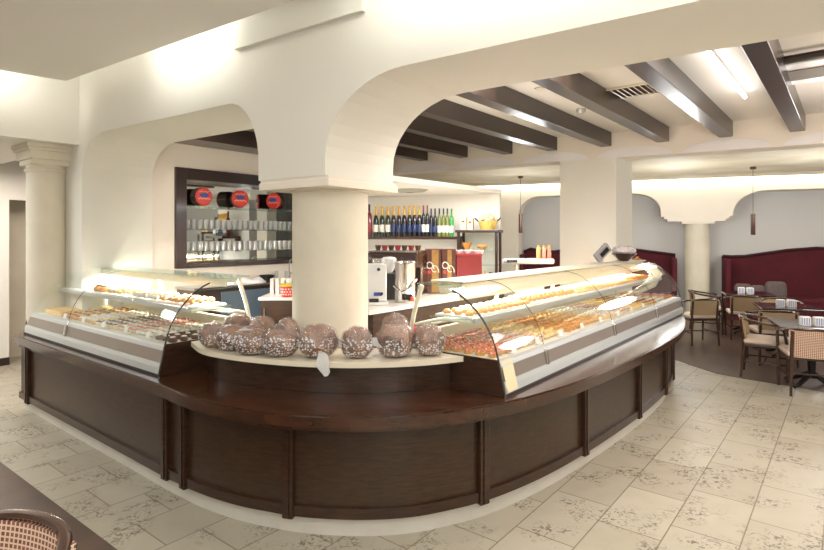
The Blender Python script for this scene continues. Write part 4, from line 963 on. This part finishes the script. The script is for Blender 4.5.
q = P(581, 109, CZ); o = MB().lathe([(.05, 0), (.05, -.02), (.03, -.045), (0, -.05)], n=20).build('smoke_detector', M['silver'], None, True); o.location = (q.x, q.y, CZ-.001); tag(o, 'small round smoke detector on the ceiling between the two spotlights', 'detector')
# square air grille
q = P(633, 90, CZ); t = thing('air_grille', 'square cream louvred air grille on the ceiling between two beams', 'air vent', (q.x, q.y, CZ-.012), GA)
b = MB()
for s_ in (-1, 1): b.bb(-.20, .20, s_*.19-.012, s_*.19+.012, -.006, .011).bb(s_*.19-.012, s_*.19+.012, -.178, .178, -.006, .011)
b.build('grille_frame', M['cream'], t)
for k in range(7):
    MB().box((0, -.15+.05*k, -.002), (.35, .035, .005), rx=.6).build('louvre', M['shelf'], t)
MB().bb(-.178, .178, -.178, .178, .005, .011).build('duct', M['tin'], t)
# air conditioner cassette and track rod right of the last beam
q = P(806, 72, CZ-.05)
t = thing('ceiling_cassette', 'white air conditioning cassette on the ceiling at the far right edge', 'air conditioner', (q.x, q.y, CZ-.06), GA)
MB().bb(-.34, .34, -.30, .30, 0, .058, .01).build('panel', M['white'], t)
MB().bb(-.16, .16, -.16, .16, -.008, -.001).build('intake', mat('intake_grey', S(128, 122, 112), .6, var=.2, vscale=60), t)
for s_ in (-1, 1): MB().bb(-.24, .24, s_*.24-.014, s_*.24+.014, -.006, -.001).build('air_slot', M['black'], t)
r0 = P(780, 61, CZ-.05); r1 = P(832, 52, CZ-.05)
o = MB().tube([r0, r1], .03, 8).build('dark_rod', M['beam'], None, True); tag(o, 'dark round rod running from the last beam to the right edge', 'rod')
# bar soffit grille
q = P(410, 189, 2.2)
t = thing('air_grille', 'round grey air outlet in the low soffit above the bottles', 'air vent', (q.x, q.y+.1, 2.2-.021))
MB().lathe([(.05, -.01), (.16, .0), (.20, .02), (.05, .02)], n=28).build('diffuser', mat('diffuser_grey', S(150, 150, 136), .5), t, True)
MB().lathe([(0, -.012), (.04, -.012), (.045, .0), (0, .0)], n=20).build('centre_cap', M['black'], t)
# pendant lamps in the dining area
M['pend'] = mat('pendant_bronze', S(84, 60, 48), .35, metal=.3)
for px, ytop, y0, y1, Y, lab in ((753, 171, 214, 235, 9.7, 'slim dark cylinder pendant lamp in front of the burgundy banquette wall'), (520.5, 180, 214, 233, 11.2, 'slim dark cylinder pendant lamp left of the white pillar')):
    z0 = H-(y1-HY)*Y/F; z1 = H-(y0-HY)*Y/F
    t = thing('pendant_lamp', lab, 'lamp', ((px-CX)/F*Y, Y, z0))
    MB().lathe([(.032, 0), (.036, .005), (.036, z1-z0), (.01, z1-z0+.01), (0, z1-z0+.01)], n=16).build('shade', M['pend'], t, True)
    MB().tube([(0, 0, z1-z0+.01), (0, 0, 2.90-z0)], .0045, 6).build('cord', M['pend'], t)
    MB().lathe([(0, 2.87-z0), (.05, 2.875-z0), (.05, 2.918-z0), (0, 2.918-z0)], n=16).build('ceiling_rose', M['pend'], t, True)

# ================================================================== DINING FURNITURE
M['cane'] = None
def cane_mat():
    m = bpy.data.materials.new('checked_weave'); m.use_nodes = True; nt = m.node_tree; b = nt.nodes['Principled BSDF']; L = nt.links.new
    tc = nt.nodes.new('ShaderNodeTexCoord'); ck = nt.nodes.new('ShaderNodeTexBrick'); ck.offset = 0; L(tc.outputs['Object'], ck.inputs[0])
    mp = nt.nodes.new('ShaderNodeMapping'); mp.inputs['Rotation'].default_value = (PI/2, 0, 0); L(tc.outputs['Object'], mp.inputs[0]); L(mp.outputs[0], ck.inputs[0])
    ck.inputs['Scale'].default_value = 1; ck.inputs['Brick Width'].default_value = .018; ck.inputs['Row Height'].default_value = .018; ck.inputs['Mortar Size'].default_value = .003
    ck.inputs['Color1'].default_value = S(110, 66, 52); ck.inputs['Color2'].default_value = S(136, 84, 66); ck.inputs['Mortar'].default_value = S(212, 188, 166)
    L(ck.outputs['Color'], b.inputs['Base Color']); b.inputs['Roughness'].default_value = .8; return m
M['cane'] = cane_mat()
def make_chair(name, label, backm, seatm):
    t = thing(name, label, 'chair')
    for sx in (-1, 1):
        MB().tube([(sx*.245, .22, 0), (sx*.25, .215, .44), (sx*.262, .19, .60), (sx*.268, .15, .672)], [.014, .019, .017, .015], 8).build('leg', M['chairwood'], t, True)
        MB().tube([(sx*.225, -.27, 0), (sx*.21, -.235, .44), (sx*.205, -.265, .72)], [.014, .019, .016], 8).build('leg', M['chairwood'], t, True)
    MB().bb(-.25, .25, -.235, .235, .395, .435, .006).build('seat_frame', M['chairwood'], t)
    MB().box((0, .0, .457), (.50, .475, .05), bev=.02).build('seat', seatm, t, True)
    rail = crv([(.268, .19, .672), (.285, .02, .690), (.262, -.16, .715), (.16, -.275, .742), (0, -.305, .752), (-.16, -.275, .742), (-.262, -.16, .715), (-.285, .02, .690), (-.268, .19, .672)], 6)
    MB().tube(rail, .021, 8, .8).build('arm_rail', M['chairwood'], t, True)
    A = []; B = []
    for k in range(13):
        a = math.radians(-52+104*k/12); x = .235*math.sin(a)/math.sin(math.radians(52))*.96; y = -.285+.10*(1-math.cos(a))*1.3
        A.append((x, y+.035, .49 if backm is not M['cane'] else .43)); B.append((x*1.02, y, .735))
    MB().sheet(A, B, .022).build('backrest', backm, t, True)
    MB().tube([(-.235, .21, .20), (-.22, -.25, .20)], .010, 6).tube([(.235, .21, .20), (.22, -.25, .20)], .010, 6).tube([(-.228, -.02, .20), (.228, -.02, .20)], .010, 6).build('stretcher', M['chairwood'], t)
    return t
c1 = make_chair('dining_armchair', 'nearest dark armchair with checked woven back at the right edge, back to the camera', M['cane'], M['seat'])
c2 = make_chair('dining_armchair', 'dark armchair with cream seat turned side-on at the left of the front table', M['chairback'], M['seat'])
TD = math.atan2(Dd.y, Dd.x)                             # table axis
place(c1, (4.31, 5.98, .0045), TD)
place(c2, (4.30, 6.66, .0045), -PI/2-.62)
GP = 'dark wooden armchairs in the dining area'
dup(c2, (4.52, 8.75, .0045), TD+.45, 'dark armchair standing alone near the far end of the pastry counter', GP)
dup(c2, (5.22, 9.72, .0045), TD-PI/2, 'dark armchair partly hidden at the left side of the banquette table', GP)
dup(c2, (5.50, 9.12, .0045), TD, 'tan backed armchair seen from behind at the banquette table', GP)
dup(c2, (4.83, 7.38, .0045), TD+.1, 'tan backed armchair seen from behind at the middle table', GP)
dup(c2, (5.62, 8.35, .0045), TD+PI, 'armchair with cream seat facing the camera behind the middle table', GP)
dup(c2, (5.95, 7.35, .0045), TD+PI/2, 'tan armchair at the right edge of the photo between two tables', GP)
c1['group'] = GP; c2['group'] = GP
def make_table(label, loc, rz):
    t = thing('dining_table', label, 'table', loc, rz)
    MB().bb(-.37, .37, -.37, .37, .728, .755, .006).build('tabletop', M['tabletop'], t)
    MB().bb(-.36, .36, -.36, .36, .715, .727, .003).build('edge_band', M['chairwood'], t)
    b = MB().lathe([(.05, .10), (.036, .16), (.045, .35), (.032, .5), (.05, .67), (.11, .699), (0, .699)], n=18)
    b.build('pedestal', M['iron'], t, True)
    for k in range(4):
        a = k*PI/2+PI/4; c, s_ = math.cos(a), math.sin(a)
        MB().tube([(.03*c, .03*s_, .15), (.12*c, .12*s_, .10), (.22*c, .22*s_, .04), (.30*c, .30*s_, .022)], [.03, .03, .022, .02], 8).build('foot', M['iron'], t, True)
    return t
t1 = make_table('front dark square table with ribbed white holders, beside the checked armchair', (4.52, 6.22, .0045), TD)
t2_ = dup(t1, (5.32, 7.80, .0045), TD, 'middle dark square table behind the front table'); 
t3_ = dup(t1, (5.86, 9.62, .0045), TD, 'dark square table in front of the banquette cushions')
t4_ = dup(t1, (4.05, 9.35, .0045), TD, 'dark table mostly hidden behind the far end of the pastry case')
for tt in (t1, t2_, t3_, t4_): tt.scale = (1, 1, .93)
for tt in [o for o in bpy.data.objects if o.name.startswith('dining_armchair')]: tt.scale = (.96, .96, .96)
bpy.context.view_layer.update()
M['ribbed'] = mat('ribbed_white', S(236, 236, 240), .35, col2=S(170, 184, 214), vscale=30, stretch=(3, 3, .1))
def holder(loc, rz, lab):
    t = thing('sugar_holder', lab, 'holder', loc, rz)
    MB().bb(-.05, .05, -.045, .045, 0, .10, .008).build('holder', M['white'], t)
    b = MB()
    for k in range(4): b.bb(-.042+.022*k, -.030+.022*k, -.0465, -.0455, .012, .09)
    b.build('blue_sachets', M['ribbed'] if False else mat('sachet_blue', S(150, 164, 200), .5) if 'sachet_blue' not in bpy.data.materials else bpy.data.materials['sachet_blue'], t)
for tt, lab in ((t1, 'front table'), (t2_, 'middle table'), (t3_, 'banquette table')):
    for k in (0, 1):
        pos = tt.matrix_basis @ Vector((-.10+.13*k, -.10 if tt is not t1 else -.16, .7555)); holder(pos, TD+.1*k, '%s ribbed white sachet holder on the %s' % (('left', 'right')[k], lab))
holder((5.62, 6.95, .7605), TD, 'ribbed white sachet holder at the right edge of the photo') if False else None

# ---- burgundy banquettes
def banquette(k0, k1, label, prof, wing_l=True, wing_r=True):
    t = thing('banquette', label, 'sofa')
    o = D0+Dn*.38; pts = [(k0, .0)]+[(k0+(k1-k0)*u, z) for u, z in prof]+[(k1, .0)]
    pts = [(k0, .005), (k1, .005)]+[(k0+(k1-k0)*u, z) for u, z in prof][::-1]
    MB().extr(pts, o+Dn*.30, Dd, (0, 0, 1), Dn*.13).build('back', M['velvet'], t, False)
    rl = [o+Dn*.29+Dd*(k0+(k1-k0)*u)+Vector((0, 0, z)) for u, z in prof]
    MB().tube(rl, .03, 8).build('piping', mat('dark_piping', S(60, 12, 22), .6) if 'dark_piping' not in bpy.data.materials else bpy.data.materials['dark_piping'], t, True)
    ang = math.atan2(Dd.y, Dd.x)
    c = o+Dd*((k0+k1)/2)+Dn*.02
    MB().box((c.x, c.y, .20), (k1-k0, .54, .38), rz=ang).build('base', M['velvet'], t)
    MB().box((c.x, c.y, .43), (k1-k0-.02, .56, .10), rz=ang, bev=.03).build('seat_cushion', M['velvet'], t)
    for kk, yes, zz in ((k0, wing_l, prof[0][1]), (k1, wing_r, prof[-1][1])):
        if yes:
            cw = o+Dd*(kk+(.04 if kk == k0 else -.04))+Dn*.03
            MB().box((cw.x, cw.y, zz/2-.02), (.10, .54, zz-.05), rz=ang, bev=.04).build('wing', M['velvet'], t, True)
    return t
kb0 = dk(724, 257, .45)[0]; kb1 = kb0+3.3
zz = lambda py: H-(py-HY)*10.6/F
banquette(kb0, kb1, 'burgundy velvet banquette with a high curved back along the right dining wall', [(0, zz(258)), (.05, zz(258.5)), (.12, zz(258)), (.22, zz(255)), (.35, zz(251)), (.5, zz(248.5)), (.65, zz(250)), (.8, zz(255)), (1, zz(259))], True, True)
kl_0 = dk(522, 255, .45)[0]; kl_1 = dk(676, 257, .45)[0]
z2 = lambda py: H-(py-HY)*11.9/F
banquette(kl_0, kl_1, 'burgundy velvet banquette behind the white pillar', [(0, z2(253.5)), (.05, z2(250)), (.12, z2(252)), (.22, z2(253)), (.3, z2(251)), (.5, z2(246)), (.8, z2(251)), (1, z2(255))], True, True)
def pillow(px, py, Y, rz, lab, s_=.30, tilt=-.25):
    bm = bmesh.new(); bmesh.ops.create_uvsphere(bm, u_segments=24, v_segments=12, radius=1)
    for v in bm.verts:
        c = v.co; f = lambda a: (abs(a)**.45)*(1 if a > 0 else -1); v.co = Vector((f(c.x)*s_/2, c.z and c.z*.075 or 0, f(c.y)*s_/2))
    b = MB(); b.bm.free(); b.bm = bm; o = b.build('cushion', M['pillow'], None, True)
    z = H-(py-HY)*Y/F; o.location = ((px-CX)/F*Y, Y, z); o.rotation_euler = (tilt, 0, rz); tag(o, lab, 'cushion', 'grey cushions on the burgundy banquette'); return o
pillow(743, 291, 10.85, TD-.1, 'leftmost grey cushion on the burgundy banquette'); pillow(758, 292, 10.75, TD+.1, 'middle grey cushion on the burgundy banquette', .27)
pillow(776, 290.5, 10.60, TD, 'rightmost grey cushion on the burgundy banquette', .36)

# ---- near armchair at the lower left corner
ch = make_chair('dining_armchair', 'armchair with checked backrest cut off at the lower left corner of the photo', M['cane'], M['chairback'])
place(ch, (-1.36, 1.56, .0045), PI-.35)
